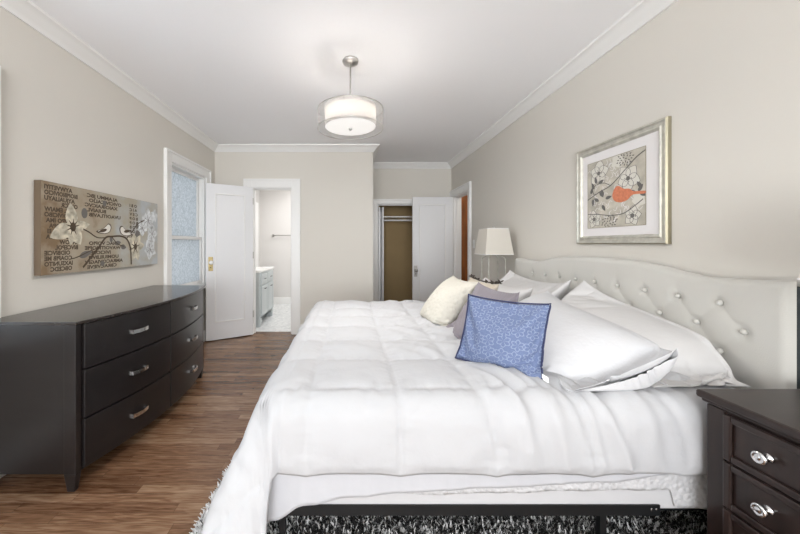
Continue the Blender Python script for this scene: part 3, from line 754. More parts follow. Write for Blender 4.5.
br += ribbon(spline([(.003, .10), (.10, .09), (.20, .075), (.30, .08), (.38, .12), (.43, .15)], 30), .0025)
br += ribbon(spline([(.06, .225), (.05, .28), (.13, .30), (.20, .27)], 20), .002)
decal('print_branch', br, M['printleaf'], pr, P, .0014, .0024)
lv = [petal(x, y, .048, .011, t) for x, y, t in ((.03, .24, 1.2), (.06, .27, 2.0), (.10, .30, .4), (.11, .24, -.9), (.14, .21, 1.9), (.16, .19, .2), (.13, .15, -1.0), (.10, .18, 2.6), (.40, .20, .9), (.42, .22, 2.2), (.38, .20, 3.0), (.41, .19, -.5), (.08, .305, 1.8), (.05, .2, -1.6))]
decal('print_leaf', [clampS(q) for q in lv], M['printleaf'], pr, P, .0014, .0026)
bb = spline([(.225, .235), (.215, .20), (.232, .165), (.275, .150), (.325, .158), (.365, .185), (S - .006, .180), (S - .004, .196), (.37, .205), (.34, .225), (.30, .232), (.27, .252), (.245, .255), (.225, .235)], 60)[:-1]
decal('print_bird', [bb], M['orange'], pr, P, .0024, .0034)

merge_into(pr)
# ------------------------------------------------------------------ cloth solver for pillows
def grid_edges_solve(Pm, rest, axis, dy, dx, stiff):
    """red/black solve of the links (j,i)-(j+dy,i+dx) of both sheets"""
    S_, ny, nx, _ = Pm.shape
    for par in (0, 1):
        if dy == 0:
            a = Pm[:, :, par:nx - dx:2]; b = Pm[:, :, par + dx:nx:2]; q = rest[:, :, par:nx - dx:2]
            n = min(a.shape[2], b.shape[2]); a = a[:, :, :n]; b = b[:, :, :n]; q = q[:, :, :n]
        else:
            j0 = par
            if dx >= 0:
                a = Pm[:, j0:ny - dy:2, 0:nx - dx]; b = Pm[:, j0 + dy:ny:2, dx:nx]; q = rest[:, j0:ny - dy:2, 0:nx - dx]
            else:
                a = Pm[:, j0:ny - dy:2, -dx:nx]; b = Pm[:, j0 + dy:ny:2, 0:nx + dx]; q = rest[:, j0:ny - dy:2, -dx:nx]
            n = min(a.shape[1], b.shape[1]); a = a[:, :n]; b = b[:, :n]; q = q[:, :n]
        d = b - a; l = np.sqrt((d * d).sum(-1, keepdims=True)) + 1e-9
        c = d * ((l - q) / l * .5 * stiff)
        a += c; b -= c
def pillow_sim(w, h, nx, ny, c, e1, e2, thick=.16, planes=(), steps=130, seed=1, cuff=0.0, grav=.6, iters=7, rim=.05, soft=False):
    """two sheets joined at the rim, inflated. e1 runs the width, e2 the height, the normal e1 x e2.
    cuff: open unfilled length at the +e1 end."""
    rs = np.random.RandomState(seed)
    e1 = np.array(Vector(e1).normalized()); e2v = Vector(e2); e2v = (e2v - Vector(e1) * e2v.dot(Vector(e1))).normalized(); e2 = np.array(e2v); en = np.cross(e1, e2)
    s = np.linspace(-.5, .5, nx); t = np.linspace(-.5, .5, ny)
    T, S2 = np.meshgrid(t, s, indexing='ij')
    X = np.zeros((2, ny, nx, 3)); base = np.array(c, float)
    bump = np.cos(S2 * PI) * np.cos(T * PI)
    for k, sg in ((0, 1), (1, -1)):
        X[k] = base + e1 * (S2 * w)[..., None] + e2 * (T * h)[..., None] + en * (sg * .03 * bump)[..., None]
    low = np.array([[[noise.noise(Vector((S2[j, i] * 5, T[j, i] * 5, seed * 3.1 + k * 7))) for i in range(nx)] for j in range(ny)] for k in (0, 1)])
    X += en * (low * .006)[..., None] + rs.normal(0, .0006, X.shape)
    cc_ = .035 * np.cos(T * PI) ; RT = base + e1 * (S2 * (.99 - cc_) * w)[..., None] + e2 * (T * (.99 - .035 * np.cos(S2 * PI)) * h)[..., None]
    V = np.zeros_like(X); rx, ry = w / (nx - 1), h / (ny - 1)
    kx, ky = 2.2 * (thick / 2 / (w - cuff)) ** 2 + .012, 2.2 * (thick / 2 / h) ** 2 + .012
    gt = 1 - np.abs(2 * t) ** 4; gs = 1 - np.abs(2 * s) ** 4
    if cuff: gs = np.where(s > 0, np.clip((.5 * (w - 2 * cuff) / w - s) * 8, .0, 1), gs)
    RX_ = (rx * (1 + kx * gt))[None, :, None, None] * np.ones((1, 1, nx, 1)); RY_ = (ry * (1 + ky * gs))[None, None, :, None] * np.ones((1, ny, 1, 1))
    RD_ = np.sqrt(RX_ ** 2 + RY_ ** 2)
    ncuff = int(round(cuff / rx)); filled = nx - ncuff
    mask = np.ones((ny, nx)); 
    if ncuff: mask[:, filled:] = 0
    sgn = np.array([1., -1.])[:, None, None, None]
    dt = 1 / 60.
    def weld(X):
        def m(sl):
            a = (X[0][sl] + X[1][sl]) / 2; X[0][sl] = a; X[1][sl] = a
        m((slice(None), 0)); m((0, slice(None))); m((-1, slice(None)))
        if not ncuff: m((slice(None), -1))
    for st in range(steps):
        gx = np.gradient(X, axis=2); gy = np.gradient(X, axis=1)
        nn = np.cross(gx, gy) * sgn
        area_n = nn
        th = ((X[0] - X[1]) @ en) 
        cur = th[ny // 4:-ny // 4, nx // 4:max(nx // 4 + 1, filled - nx // 5)].mean()
        press = 1.0 * np.clip((thick - cur) / thick * 3, -.3, 1.0)
        unit = nn / (np.sqrt((nn ** 2).sum(-1, keepdims=True)) + 1e-9)
        F = unit * (press * 9.0) * mask[None, ..., None]
        F[..., 2] -= grav * np.where(mask[None] > 0, 1, 2.0)
        V = (V + F * dt) * .93
        Xp = X.copy(); X = X + V * dt
        for it in range(iters):
            grid_edges_solve(X, RX_, 2, 0, 1, 1.0); grid_edges_solve(X, RY_, 1, 1, 0, 1.0)
            grid_edges_solve(X, RD_, 1, 1, 1, .3); grid_edges_solve(X, RD_, 1, 1, -1, .3)
            weld(X)
            for (pn, pd_) in planes:
                pn = np.array(pn, float); pl_ = np.sqrt((pn ** 2).sum()); pn = pn / pl_; pd2 = pd_ / pl_
                dd = X @ pn - pd2
                X -= np.where(dd < 0, dd, 0)[..., None] * pn
        if rim:
            for sl in (np.s_[0, :], np.s_[-1, :], np.s_[:, 0], np.s_[:, -1]):
                for k in (0, 1):
                    dl_ = (RT[sl] - X[k][sl]) * rim
                    if soft:
                        if len(dl_) == nx: dl_[filled - 6:] = 0
                        elif sl[1] == -1: dl_[:] = 0
                    X[k][sl] += dl_; Xp[k][sl] += dl_
            for (pn, pd_) in planes:
                pn = np.array(pn, float); pl_ = np.sqrt((pn ** 2).sum()); pn = pn / pl_; dd = X @ pn - pd_ / pl_
                X -= np.where(dd < 0, dd, 0)[..., None] * pn
        V = (X - Xp) / dt
        V *= .96
    return X
def pillow_mesh(name, X, m, parent=None, closed=True, sub=1, matback=None):
    _, ny, nx, _ = X.shape
    bm = bmesh.new(); idx = {}
    uvl = bm.loops.layers.uv.new('UVMap')
    def vid(k, j, i):
        rim = i == 0 or j == 0 or j == ny - 1 or (closed and i == nx - 1)
        key = (0 if rim else k, j, i)
        if key not in idx: idx[key] = bm.verts.new(X[k, j, i])
        return idx[key]
    for k in (0, 1):
        for j in range(ny - 1):
            for i in range(nx - 1):
                q = [(j, i), (j, i + 1), (j + 1, i + 1), (j + 1, i)]
                if k: q = q[::-1]
                try: f = bm.faces.new([vid(k, *p) for p in q])
                except ValueError: continue
                f.material_index = k if matback is not None else 0; f.smooth = True
                for lp, (jj, ii) in zip(f.loops, q): lp[uvl].uv = (ii / (nx - 1), jj / (ny - 1))
    me = bpy.data.meshes.new(name); bm.to_mesh(me); bm.free()
    o = link(name, me, m, parent)
    if matback is not None: me.materials.append(matback)
    if not closed:
        sd = o.modifiers.new('s', 'SOLIDIFY'); sd.thickness = .002
    if sub: s = o.modifiers.new('sub', 'SUBSURF'); s.levels = sub; s.render_levels = sub
    return o
def piping(name, X, m, parent, r=.004, closed=True):
    _, ny, nx, _ = X.shape
    pts = [X[0, 0, i] for i in range(nx)] + [X[0, j, nx - 1] for j in range(1, ny)] + [X[0, ny - 1, i] for i in range(nx - 2, -1, -1)] + [X[0, j, 0] for j in range(ny - 2, -1, -1)]
    bm = bmesh.new(); tube(bm, pts, r, 6); return obj(name, bm, m, parent, smooth=True)

# ------------------------------------------------------------------ bed
BX0, BX1, BY0, BY1 = -.27, 1.60, 1.192, 3.08
bed = empty('bed', ((BX0 + BX1) / 2, (BY0 + BY1) / 2, 0), label='king bed with oatmeal tufted headboard on a black metal frame', cat='bed')
bl = bed.location
def bobj(name, bm, m, parent=bed, **k):
    bmesh.ops.translate(bm, verts=bm.verts, vec=-Vector(bl)); return obj(name, bm, m, parent, **k)
def rail(bm, a, b):
    B(bm, *a); B(bm, *b)
ra = bmesh.new(); rail(ra, (BX0 - .005, 1.115, BY0 - .042, BY0 - .038, .272, .306), (BX0 - .005, 1.115, BY0 - .042, BY0 - .002, .268, .272))
bobj('side_rail', ra, M['blackmetal'])
ra = bmesh.new(); rail(ra, (BX0 - .005, BX1, BY1 + .004, BY1 + .008, .272, .306), (BX0 - .005, BX1, BY1 - .03, BY1 + .008, .268, .272))
bobj('side_rail', ra, M['blackmetal'])
bobj('side_rail_extension', boxes((.95, BX1 + .02, BY0 - .0, BY0 + .004, .255, .290), (.95, BX1 + .02, BY0, BY0 + .04, .252, .256)), M['blackmetal'])
for x in (BX0, .2, .85, 1.35): bobj('cross_bar', boxes((x, x + .03, BY0 - .002, BY1, .245, .268)), M['blackmetal'])
bm = bmesh.new()
for x in (1.085, 1.102): lathe(bm, [(0, 0), (.004, 0), (.003, -.0015), (0, -.002)], (x, BY0 - .042, .291), 12, 'y')
bobj('rail_rivet', bm, M['chrome'])
for (x, y) in ((BX0 + .015, BY0 + .02), (.95, BY0 + .02), (BX0 + .015, BY1 - .02), (.95, BY1 - .02), (BX0 + .6, 2.1), (.95, 2.1)):
    bm = bmesh.new(); B(bm, x - .012, x + .012, y - .012, y + .012, .03, .25); lathe(bm, [(0, 0.002), (.02, .002), (.02, .03), (.012, .034), (0, .034)], (x, y, .0), 14)
    bobj('frame_leg', bm, M['blackmetal'])
# headboard
HX0, HX1, HY0, HY1 = 1.625, 1.69, 1.184, 3.16
def hz(y):
    d = abs(y - 2.172); E = [(0, 1.156), (.2, 1.153), (.34, 1.143), (.47, 1.126), (.58, 1.104), (.68, 1.091), (.80, 1.094), (.99, 1.108)]
    for (a, za), (b, zb2) in zip(E, E[1:]):
        if d <= b: t = (d - a) / (b - a); t = t * t * (3 - 2 * t) * .5 + t * .5; return za + (zb2 - za) * t
    return E[-1][1]
btn = [(1.409 + .1805 * k, .990) for k in range(9)] + [(1.323 + .1805 * k, .884) for k in range(10)] + [(1.409 + .1805 * k, .778) for k in range(9)]
btn = [(y, z + (hz(y) - 1.125) * .1) for y, z in btn]
NB = np.array(btn)
segs = []
for (y, z) in btn:
    for (y2, z2) in btn:
        if z2 < z - .05 and z - z2 < .13 and abs(abs(y2 - y) - .09) < .03: segs.append(((y, z), (y2, z2)))
    if z > .95: segs.append(((y, z), (y + .0, z + .2)))
SA = np.array([s[0] for s in segs]); SB = np.array([s[1] for s in segs])
def tuft(y, z):
    d = np.sqrt(((NB - (y, z)) ** 2).sum(1)).min()
    p = np.array((y, z)); ab = SB - SA; t = np.clip(((p - SA) * ab).sum(1) / (ab ** 2).sum(1), 0, 1)
    dl = np.sqrt(((SA + ab * t[:, None] - p) ** 2).sum(1)).min()
    return -.013 * math.exp(-(d / .024) ** 2) - (.0022 * math.exp(-(dl / .010) ** 2) + .0028 * math.exp(-(dl / .035) ** 2)) * (.35 if z > 1.0 else 1)
bm = bmesh.new(); ny_, nz_ = 240, 62; G = []
for i in range(ny_ + 1):
    y = HY0 + (HY1 - HY0) * i / ny_; zt_ = hz(y); rowv = []
    for j in range(nz_ + 1):
        t = j / nz_; z = .30 + (zt_ - .30) * t if j < 12 else None
        z = .30 + (.62 - .30) * (j / 12) if j <= 12 else .62 + (zt_ - .62) * ((j - 12) / (nz_ - 12))
        e = min(y - HY0, HY1 - y, zt_ - z); rr = .028
        off = rr - math.sqrt(max(0, rr * rr - max(0, rr - e) ** 2)) if e < rr else 0
        x = HX0 + off - (tuft(y, z) if z > .62 else 0) - .006 * min(1, max(0, e / .1))
        rowv.append(bm.verts.new((x, y, z)))
    G.append(rowv)
for i in range(ny_):
    for j in range(nz_): bm.faces.new((G[i][j], G[i][j + 1], G[i + 1][j + 1], G[i + 1][j]))
# wrap over the top and onto the back
for i in range(ny_):
    a, b = G[i][-1], G[i + 1][-1]
    c = bm.verts.new((HX1, b.co.y, b.co.z)) if i == 0 else None
back = [bm.verts.new((HX1, G[i][-1].co.y, G[i][-1].co.z)) for i in range(ny_ + 1)]
for i in range(ny_): bm.faces.new((G[i][-1], back[i], back[i + 1], G[i + 1][-1]))
bmesh.ops.delete(bm, geom=[v for v in bm.verts if not v.link_faces], context='VERTS')
hb = bobj('headboard', bm, M['headboard'], smooth=True)
bm = bmesh.new()
ysx = [HY0 + .0015 + (HY1 - HY0 - .003) * i / 60 for i in range(61)]
prism(bm, [(HY0 + .0015, .06)] + [(y, hz(y) - .022) for y in ysx] + [(HY1 - .0015, .06)], lambda p: (HX0 + .030, p[0], p[1]), lambda p: (HX1 + .002, p[0], p[1]))
bobj('headboard_core', bm, M['darkfabric'], hb)
hb.matrix_parent_inverse = Matrix.Identity(4)
bm = bmesh.new()
for y, z in btn:
    if z > .7:
        b2 = bmesh.new(); lathe(b2, [(0, -.013), (.006, -.012), (.011, -.007), (.0125, 0), (.011, .004), (0, .004)], (HX0 + .004, y, z), 16, 'x')
        bobj('tuft_button', b2, M['headboard'], hb, smooth=True)
bm = bmesh.new(); lathe(bm, [(0, 0), (.006, 0), (.005, -.003), (0, -.004)], (HX0 + .05, HY0 + .001, 1.06), 14, 'y'); bobj('side_bolt', bm, M['chrome'], hb)
for o_ in list(hb.children): o_.location = (0, 0, 0)

# box spring and mattress
def rbox(x0, x1, y0, y1, z0, z1, r):
    bm = boxes((x0, x1, y0, y1, z0, z1)); bmesh.ops.bevel(bm, geom=list(bm.edges), offset=r, segments=4, affect='EDGES'); return bm
tag(obj('box_spring', rbox(BX0, BX1, 1.157, BY1, .273, .455, .02), M['mattress'], auto=50), 'white box spring lying on the black metal bed frame', 'box spring')
tag(obj('mattress', rbox(BX0, BX1, 1.160, BY1, .456, .660, .04), M['mattress'], auto=50), 'white mattress on the box spring under the comforter', 'mattress')

# hanging cloths on the near side : sheet and coverlet
def hang(name, x0, x1, ytop, hem, mat_, amp, seed, zc=.672, ytopin=1.5, off=.0):
    bm = bmesh.new(); nx = 220; rows_ = []
    for i in range(nx + 1):
        x = x0 + (x1 - x0) * i / nx; zh = hem(x); r_ = []
        path = []
        n1, n2, n3 = 5, 6, 26
        for k in range(n1): path.append((ytopin + (ytop + .05 - ytopin) * k / n1, zc))
        for k in range(n2): a = k / n2 * PI / 2; path.append((ytop + .05 - .05 * math.sin(a), zc - .05 + .05 * math.cos(a)))
        for k in range(n3 + 1): path.append((ytop, zc - .05 + (zh - zc + .05) * k / n3))
        for k, (y, z) in enumerate(path):
            f = max(0, (zc - z) / (zc - .3))
            w = amp * f * (noise.noise(Vector((x * 9 + seed, z * 2.5, seed))) + .5 * noise.noise(Vector((x * 22, z * 5 + x * 4, seed + 3))))
            r_.append(bm.verts.new((x, y - off * f - abs(w) * .4 - w * .6, z)))
        rows_.append(r_)
    for i in range(nx):
        for k in range(len(rows_[0]) - 1): bm.faces.new((rows_[i][k], rows_[i + 1][k], rows_[i + 1][k + 1], rows_[i][k + 1]))
    o = obj(name, bm, mat_, smooth=True); sd = o.modifiers.new('s', 'SOLIDIFY'); sd.thickness = .003
    return o
def interp(tab):
    def f(x):
        if x <= tab[0][0]: return tab[0][1]
        for (a, za), (b, zb2) in zip(tab, tab[1:]):
            if x <= b: t = (x - a) / (b - a); t = t * t * (3 - 2 * t); return za + (zb2 - za) * t
        return tab[-1][1]
    return f
cov = hang('coverlet', -.25, 1.50, 1.148, interp([(-.25, .40), (.0, .37), (.3, .345), (.5, .352), (.9, .362), (1.15, .362), (1.168, .30), (1.5, .285)]), M['coverlet'], .010, 5, zc=.668)
tag(cov, 'pale grey textured coverlet hanging below the sheet beside the nightstand', 'coverlet')
sh = hang('flat_sheet', -.315, 1.50, 1.141, interp([(-.315, .262), (-.27, .262), (-.16, .318), (.0, .345), (.2, .362), (.5, .378), (.9, .398), (1.2, .43), (1.5, .44)]), M['sheet'], .009, 11, zc=.672, off=.006)
tag(sh, 'smooth white flat sheet hanging below the comforter hem', 'sheet')

# comforter
def comforter():
    XE, YE, YE2, R, Z0 = -.262, 1.208, 3.02, .08, .690
    us = np.arange(-.80, 1.46, .0105); vs = np.arange(.912, 3.42, .0105)
    nu, nv = len(us), len(vs); PT = np.zeros((nv, nu, 3)); PU = np.zeros((nv, nu))
    def smooth(t): t = min(1, max(0, t)); return t * t * (3 - 2 * t)
    for j, v0 in enumerate(vs):
        for i, u in enumerate(us):
            v_st = .912 - .30 * smooth((-.275 - u) / .07)
            v = v_st + (v0 - .912) * (3.42 - v_st) / (3.42 - .912)
            du = max(0, XE - u); dv = max(0, YE - v); dw = max(0, v - YE2)
            d = math.hypot(du, dv if dv else dw)
            ex, ey = max(u, XE), min(max(v, YE), YE2)
            if d > 0:
                nx_, ny_ = -du / d, (-dv if dv else dw) / d
                corner = 2 * abs(nx_ * ny_)
                fl = .07 + .40 * corner if dv else .05 + .2 * corner
                if dv and du == 0: fl = .02
                if du and dv == 0 and dw == 0: fl = .07 + .10 * smooth((1.6 - v) / .4)
                q = R * PI / 2
                if d < q: a = d / R; out = R * math.sin(a); drop = R * (1 - math.cos(a))
                else: out = R + (d - q) * fl; drop = R + (d - q) * math.sqrt(1 - min(.9, fl) ** 2)
                # hanging folds
                ph = math.atan2(dv, du) if du and dv else 0
                if du and dv: out += .030 * min(1, d / .3) * math.sin(ph * 4 + .6)
                fold = noise.noise(Vector((v * 3.2, .3, 1.7))) * .05 * smooth((d - .1) / .4) if du else 0
                p = Vector((ex + nx_ * (out + fold * .7), ey + ny_ * out, Z0 - drop))
                nrm = Vector((nx_ * math.sin(min(PI / 2, d / R)), ny_ * math.sin(min(PI / 2, d / R)), max(.05, math.cos(min(PI / 2, d / R))))).normalized()
            else:
                p = Vector((u, v, Z0)); nrm = Vector((0, 0, 1))
            sh_ = .035 * smooth((v - .95) / .35) * (1 if u > .35 else .0) + (.06 * smooth((u - .35) / .4)) * smooth((v - 1.0) / .35) - .015 * smooth((v - 1) / .5) * (1 if u < -.0 else 0)
            U = (u + sh_ + .157 + .006 * noise.noise(Vector((v * 6, u * 3, 5)))) / .3345
            V = (v - 1.205 + .006 * noise.noise(Vector((u * 6, v * 3, 9)))) / .30
            fu, fv = abs(math.sin(PI * U)), abs(math.sin(PI * V))
            if v < YE: fv = max(fv, .0)
            puff = (fu ** .42) * (fv ** .42)
            # puckers that run off the seams
            su, sv = math.exp(-(fu / .42) ** 2), math.exp(-(fv / .42) ** 2)
            pk = su * noise.noise(Vector((u * 9, v * 42, 2))) + sv * noise.noise(Vector((u * 42, v * 9, 4)))
            ms = noise.noise(Vector((u * 7 + 3, v * 7, 8))) + .5 * noise.noise(Vector((u * 15, v * 15, 1)))
            # long pulled folds towards the pillows
            kf = smooth((u - .38) / .2) * smooth((1.75 - v) / .5)
            rf = 1 - 2 * abs(noise.noise(Vector(((u + .28 * (v - 1)) * 11, v * 1.6, 13)))) * 1.6
            rf2 = noise.noise(Vector(((u + .22 * v) * 24, v * 3, 21)))
            # crumpled area in the middle (diagonal creases)
            km = smooth((u - .05) / .3) * smooth((v - 1.35) / .3)
            cr = noise.noise(Vector(((u + v) * 10, (u - v) * 3.0, 17))) + .6 * noise.noise(Vector(((u * 1.4 - v) * 16, (u + v) * 4, 19)))
            kc = smooth((-.18 - u) / .1) * smooth((1.35 - v) / .15)
            c2 = noise.noise(Vector((u * 16 + v * 5, v * 7, 31)))
            hgt = (.028 if u > -.25 else .016) * puff + .0065 * pk + .004 * ms * (0.5 + puff) + kf * (.014 * rf + .009 * rf2) + km * .009 * cr + kc * .012 * c2
            if dv: p.z -= .011 * (1 - fu) ** 2 * min(1, dv / .3)
            # thin towards the hem
            e = min(1, (v0 - .912) / .03) if v0 < .945 else 1
            hgt = hgt * (.25 + .75 * e) + .004
            if u > .95 and v < 1.25: hgt *= 1 - .6 * smooth((u - .95) / .25)
            if u > 1.3: hgt *= max(.2, (1.46 - u) / .16)
            PT[j, i] = p + nrm * hgt
    bm = bmesh.new(); vv = [[bm.verts.new(PT[j, i]) for i in range(nu)] for j in range(nv)]
    for j in range(nv - 1):
        for i in range(nu - 1): bm.faces.new((vv[j][i], vv[j][i + 1], vv[j + 1][i + 1], vv[j + 1][i]))
    me = bpy.data.meshes.new('comforter'); bm.to_mesh(me); bm.free()
    o = link('comforter', me, M['comforter'], smooth=True)
    sd = o.modifiers.new('s', 'SOLIDIFY'); sd.thickness = .012; sd.offset = -1
    return o
tag(comforter(), 'white box-quilted comforter spread over the bed and hanging at the foot', 'comforter')

# ------------------------------------------------------------------ pillows
ZP = .708
bedp = ((0, 0, 1), ZP)
def sep(x, z, tilt): # plane facing -x side keep: points to the left of a leaning plane
    return None
LEAN = 52
def lean(deg): return (math.cos(math.radians(deg)), 0, math.sin(math.radians(deg)))
def leanplane(x0, deg, side):
    """plane through (x0, ZP) leaning towards +x at deg; side +1 keeps what is behind (+x), -1 what is in front"""
    n = np.array((math.sin(math.radians(deg)), 0, -math.cos(math.radians(deg)))) * side
    return (tuple(n), float(n @ np.array((x0, 0, ZP))))
hbp = ((-1, 0, 0), -(HX0 - .018))
# 8 : near pillow against the headboard, open cuff towards the camera
pA = leanplane(1.11, 36, 1); pB = leanplane(1.11, 36, -1)
X8 = pillow_sim(1.02, .50, 74, 42, (1.335, 1.69, .868), (-.08, -1, -.12), lean(34), .19, [bedp, hbp, pA], seed=3, cuff=.13, rim=.12, soft=True)
tag(pillow_mesh('pillow', X8, M['whitecase'], closed=False), 'white king pillow against the headboard nearest the nightstand', 'pillow')
# 6 : far pillow against the headboard
X6 = pillow_sim(.90, .50, 64, 40, (1.385, 2.68, .885), (0, -1, 0), lean(46), .18, [bedp, hbp, pA, ((0, 1, 0), 2.19)], seed=4, rim=.12)
tag(pillow_mesh('pillow', X6, M['whitecase']), 'white king pillow leaning on the far end of the headboard', 'pillow')
# 7 : near pillow in the second row, its case open towards the camera
X7 = pillow_sim(.88, .48, 70, 42, (1.01, 1.58, .850), (-.06, -1, -.06), lean(31), .22, [bedp, pB, leanplane(.77, 64, 1)], seed=8, cuff=.11, rim=.12)
tag(pillow_mesh('pillow', X7, M['bluishcase'], closed=False), 'plump white pillow with open folded cuff in front of the nightstand end pillow', 'pillow')
# 5 : far second row
X5 = pillow_sim(.72, .48, 56, 38, (1.02, 2.47, .865), (.03, -1, 0), lean(36), .17, [bedp, pB, ((0, 1, 0), 2.08), leanplane(.86, 56, 1)], seed=5, rim=.12)
tag(pillow_mesh('pillow', X5, M['whitecase']), 'white pillow in the middle of the far pillow row beneath the lamp', 'pillow')
# 2 : lavender grey cushion
X2 = pillow_sim(.48, .42, 44, 40, (.735, 1.83, .862), (.05, -1, 0), lean(56), .11, [bedp, leanplane(.77, 64, -1), ((0, -1, 0), -2.06)], seed=6, rim=.3)
o = pillow_mesh('cushion', X2, M['lavender']); tag(o, 'plain lavender grey satin cushion behind the blue cushion', 'cushion')
# 4 : beige cushion with dark leafy trim
X4 = pillow_sim(.44, .40, 40, 36, (.87, 2.33, .850), (.06, -1, 0), lean(52), .12, [bedp, leanplane(.86, 56, -1), ((0, 1, 0), 2.10), leanplane(.68, 52, 1)], seed=12, rim=.3)
o = pillow_mesh('cushion', X4, M['beigecase']); tag(o, 'beige cushion with dark leafy trim between cream cushion and white pillows', 'cushion')
bm = bmesh.new(); random.seed(5); _, ny4, nx4, _ = X4.shape
for k in range(90):
    i = random.choice(list(range(nx4 - 12, nx4)) + list(range(0, 8))) if k % 3 else random.randrange(nx4); j = ny4 - 1
    p = Vector(X4[0, j, i]); d = Vector((random.uniform(-1, .6), random.uniform(-1, .6), random.uniform(-.1, .6))).normalized() * random.uniform(.014, .03); w = d.cross(Vector((.2, .5, .3))).normalized() * .006
    v = [bm.verts.new(q) for q in (p, p + d * .5 + w, p + d, p + d * .5 - w)]; bm.faces.new(v)
tube(bm, [X4[0, ny4 - 1, i] for i in range(nx4)], .005, 6)
obj('leafy_trim', bm, M['patterned'], o)
# 3 : cream textured cushion
X3 = pillow_sim(.44, .43, 42, 42, (.735, 2.28, .900), (.10, -1, 0), lean(54), .16, [bedp, leanplane(.68, 52, -1), ((0, 1, 0), 2.06)], seed=13, rim=.06)
o = pillow_mesh('cushion', X3, M['creamquilt']); tag(o, 'round-cornered cream textured cushion, leftmost on the bed', 'cushion')
# 1 : blue cushion
e1 = Vector((.224, -.235, -.0)).normalized()
nrm = Vector((-.70, -.66, .42)).normalized(); e2 = nrm.cross(e1); e2 = e2 if e2.z > 0 else -e2
c1 = Vector((.672, 1.428, .852))
X1 = pillow_sim(.365, .33, 44, 40, tuple(c1), tuple(e1), tuple(e2), .12, [bedp], seed=15, grav=.2, rim=.28)
o = pillow_mesh('cushion', X1, M['blue'], matback=M['navy']); tag(o, 'square blue leaf patterned cushion with navy piping at the front', 'cushion')
piping('piping', X1, M['navy'], o, .0038)
cp = Vector(X1[0, 3, -1]); cp2 = Vector(X1[0, 0, -4])
bm = bmesh.new()
q0 = Vector(X1[0, 2, -1]); dd_ = Vector((.018, -.012, -.006))
vs_ = [q0, q0 + Vector((0, 0, .022)), q0 + dd_ + Vector((0, 0, .018)), q0 + dd_ + Vector((.002, 0, -.006))]
a = [bm.verts.new(p) for p in vs_]; b = [bm.verts.new(p + Vector((.001, .0015, 0))) for p in vs_]
bm.faces.new(a); bm.faces.new(b[::-1])
for i in range(4): bm.faces.new((a[i], b[i], b[(i + 1) % 4], a[(i + 1) % 4]))
obj('care_tag', bm, M['tagwhite'], o)

# ------------------------------------------------------------------ nightstands
def nightstand(x0, x1, y0, y1, h, label):
    t = empty('nightstand', ((x0 + x1) / 2, (y0 + y1) / 2, 0), label=label, cat='nightstand')
    o_ = Vector(t.location)
    def add(name, bm, m, parent=t, **k):
        bmesh.ops.translate(bm, verts=bm.verts, vec=-o_); return obj(name, bm, m, parent, **k)
    add('top', boxes((x0 - .024, x1, y0 - .02, y1 + .018, h - .026, h)), M['cherry'], bevel=.007)
    add('top_moulding', boxes((x0 - .014, x1, y0 - .01, y1 + .009, h - .037, h - .026)), M['cherry'], bevel=.006)
    add('body', boxes((x0 + .004, x1, y0 + .004, y1 - .004, .06, h - .042)), M['cherry'])
    for s in (0, 1):
        ya, yb = (y0, y0 + .052) if s == 0 else (y1 - .052, y1)
        add('corner_stile', boxes((x0 - .004, x0 + .03, ya, yb, .0, h - .042)), M['cherry'], bevel=.003)
    n = 4; z0, z1 = .100, h - .044; p = (z1 - z0) / n
    ya, yb = y0 + .056, y1 - .056
    for k in range(n):
        a, b = z0 + k * p + .003, z0 + (k + 1) * p - .003
        bm = bmesh.new(); F = .022
        B(bm, x0 - .006, x0 + .004, ya, yb, a, b)
        for q in ((ya, ya + F, a, b), (yb - F, yb, a, b), (ya + F, yb - F, a, a + F), (ya + F, yb - F, b - F, b)): B(bm, x0 - .017, x0 - .006, *q)
        d = add('drawer', bm, M['cherry'], bevel=.0045)
        for yk in (yb - .107, ya + .107):
            kb = bmesh.new(); prof = [(0, 0), (.013, 0), (.012, -.004), (.006, -.007), (.0065, -.018), (.016, -.022), (.0185, -.028), (.016, -.033), (.012, -.034), (.010, -.031), (.006, -.033), (0, -.036)]
            lathe(kb, prof, (x0 - .006, yk, (a + b) / 2), 24, 'x')
            kk = bmesh.new(); kk.free(); add('knob', kb, M['chrome'], d, smooth=True)
    return t
nightstand(1.214, 1.68, .40, 1.086, .748, 'dark cherry nightstand with silver round knobs at the near side of the bed')
nightstand(1.29, 1.68, 3.19, 3.72, .745, 'dark nightstand under the lamp at the far side of the bed')

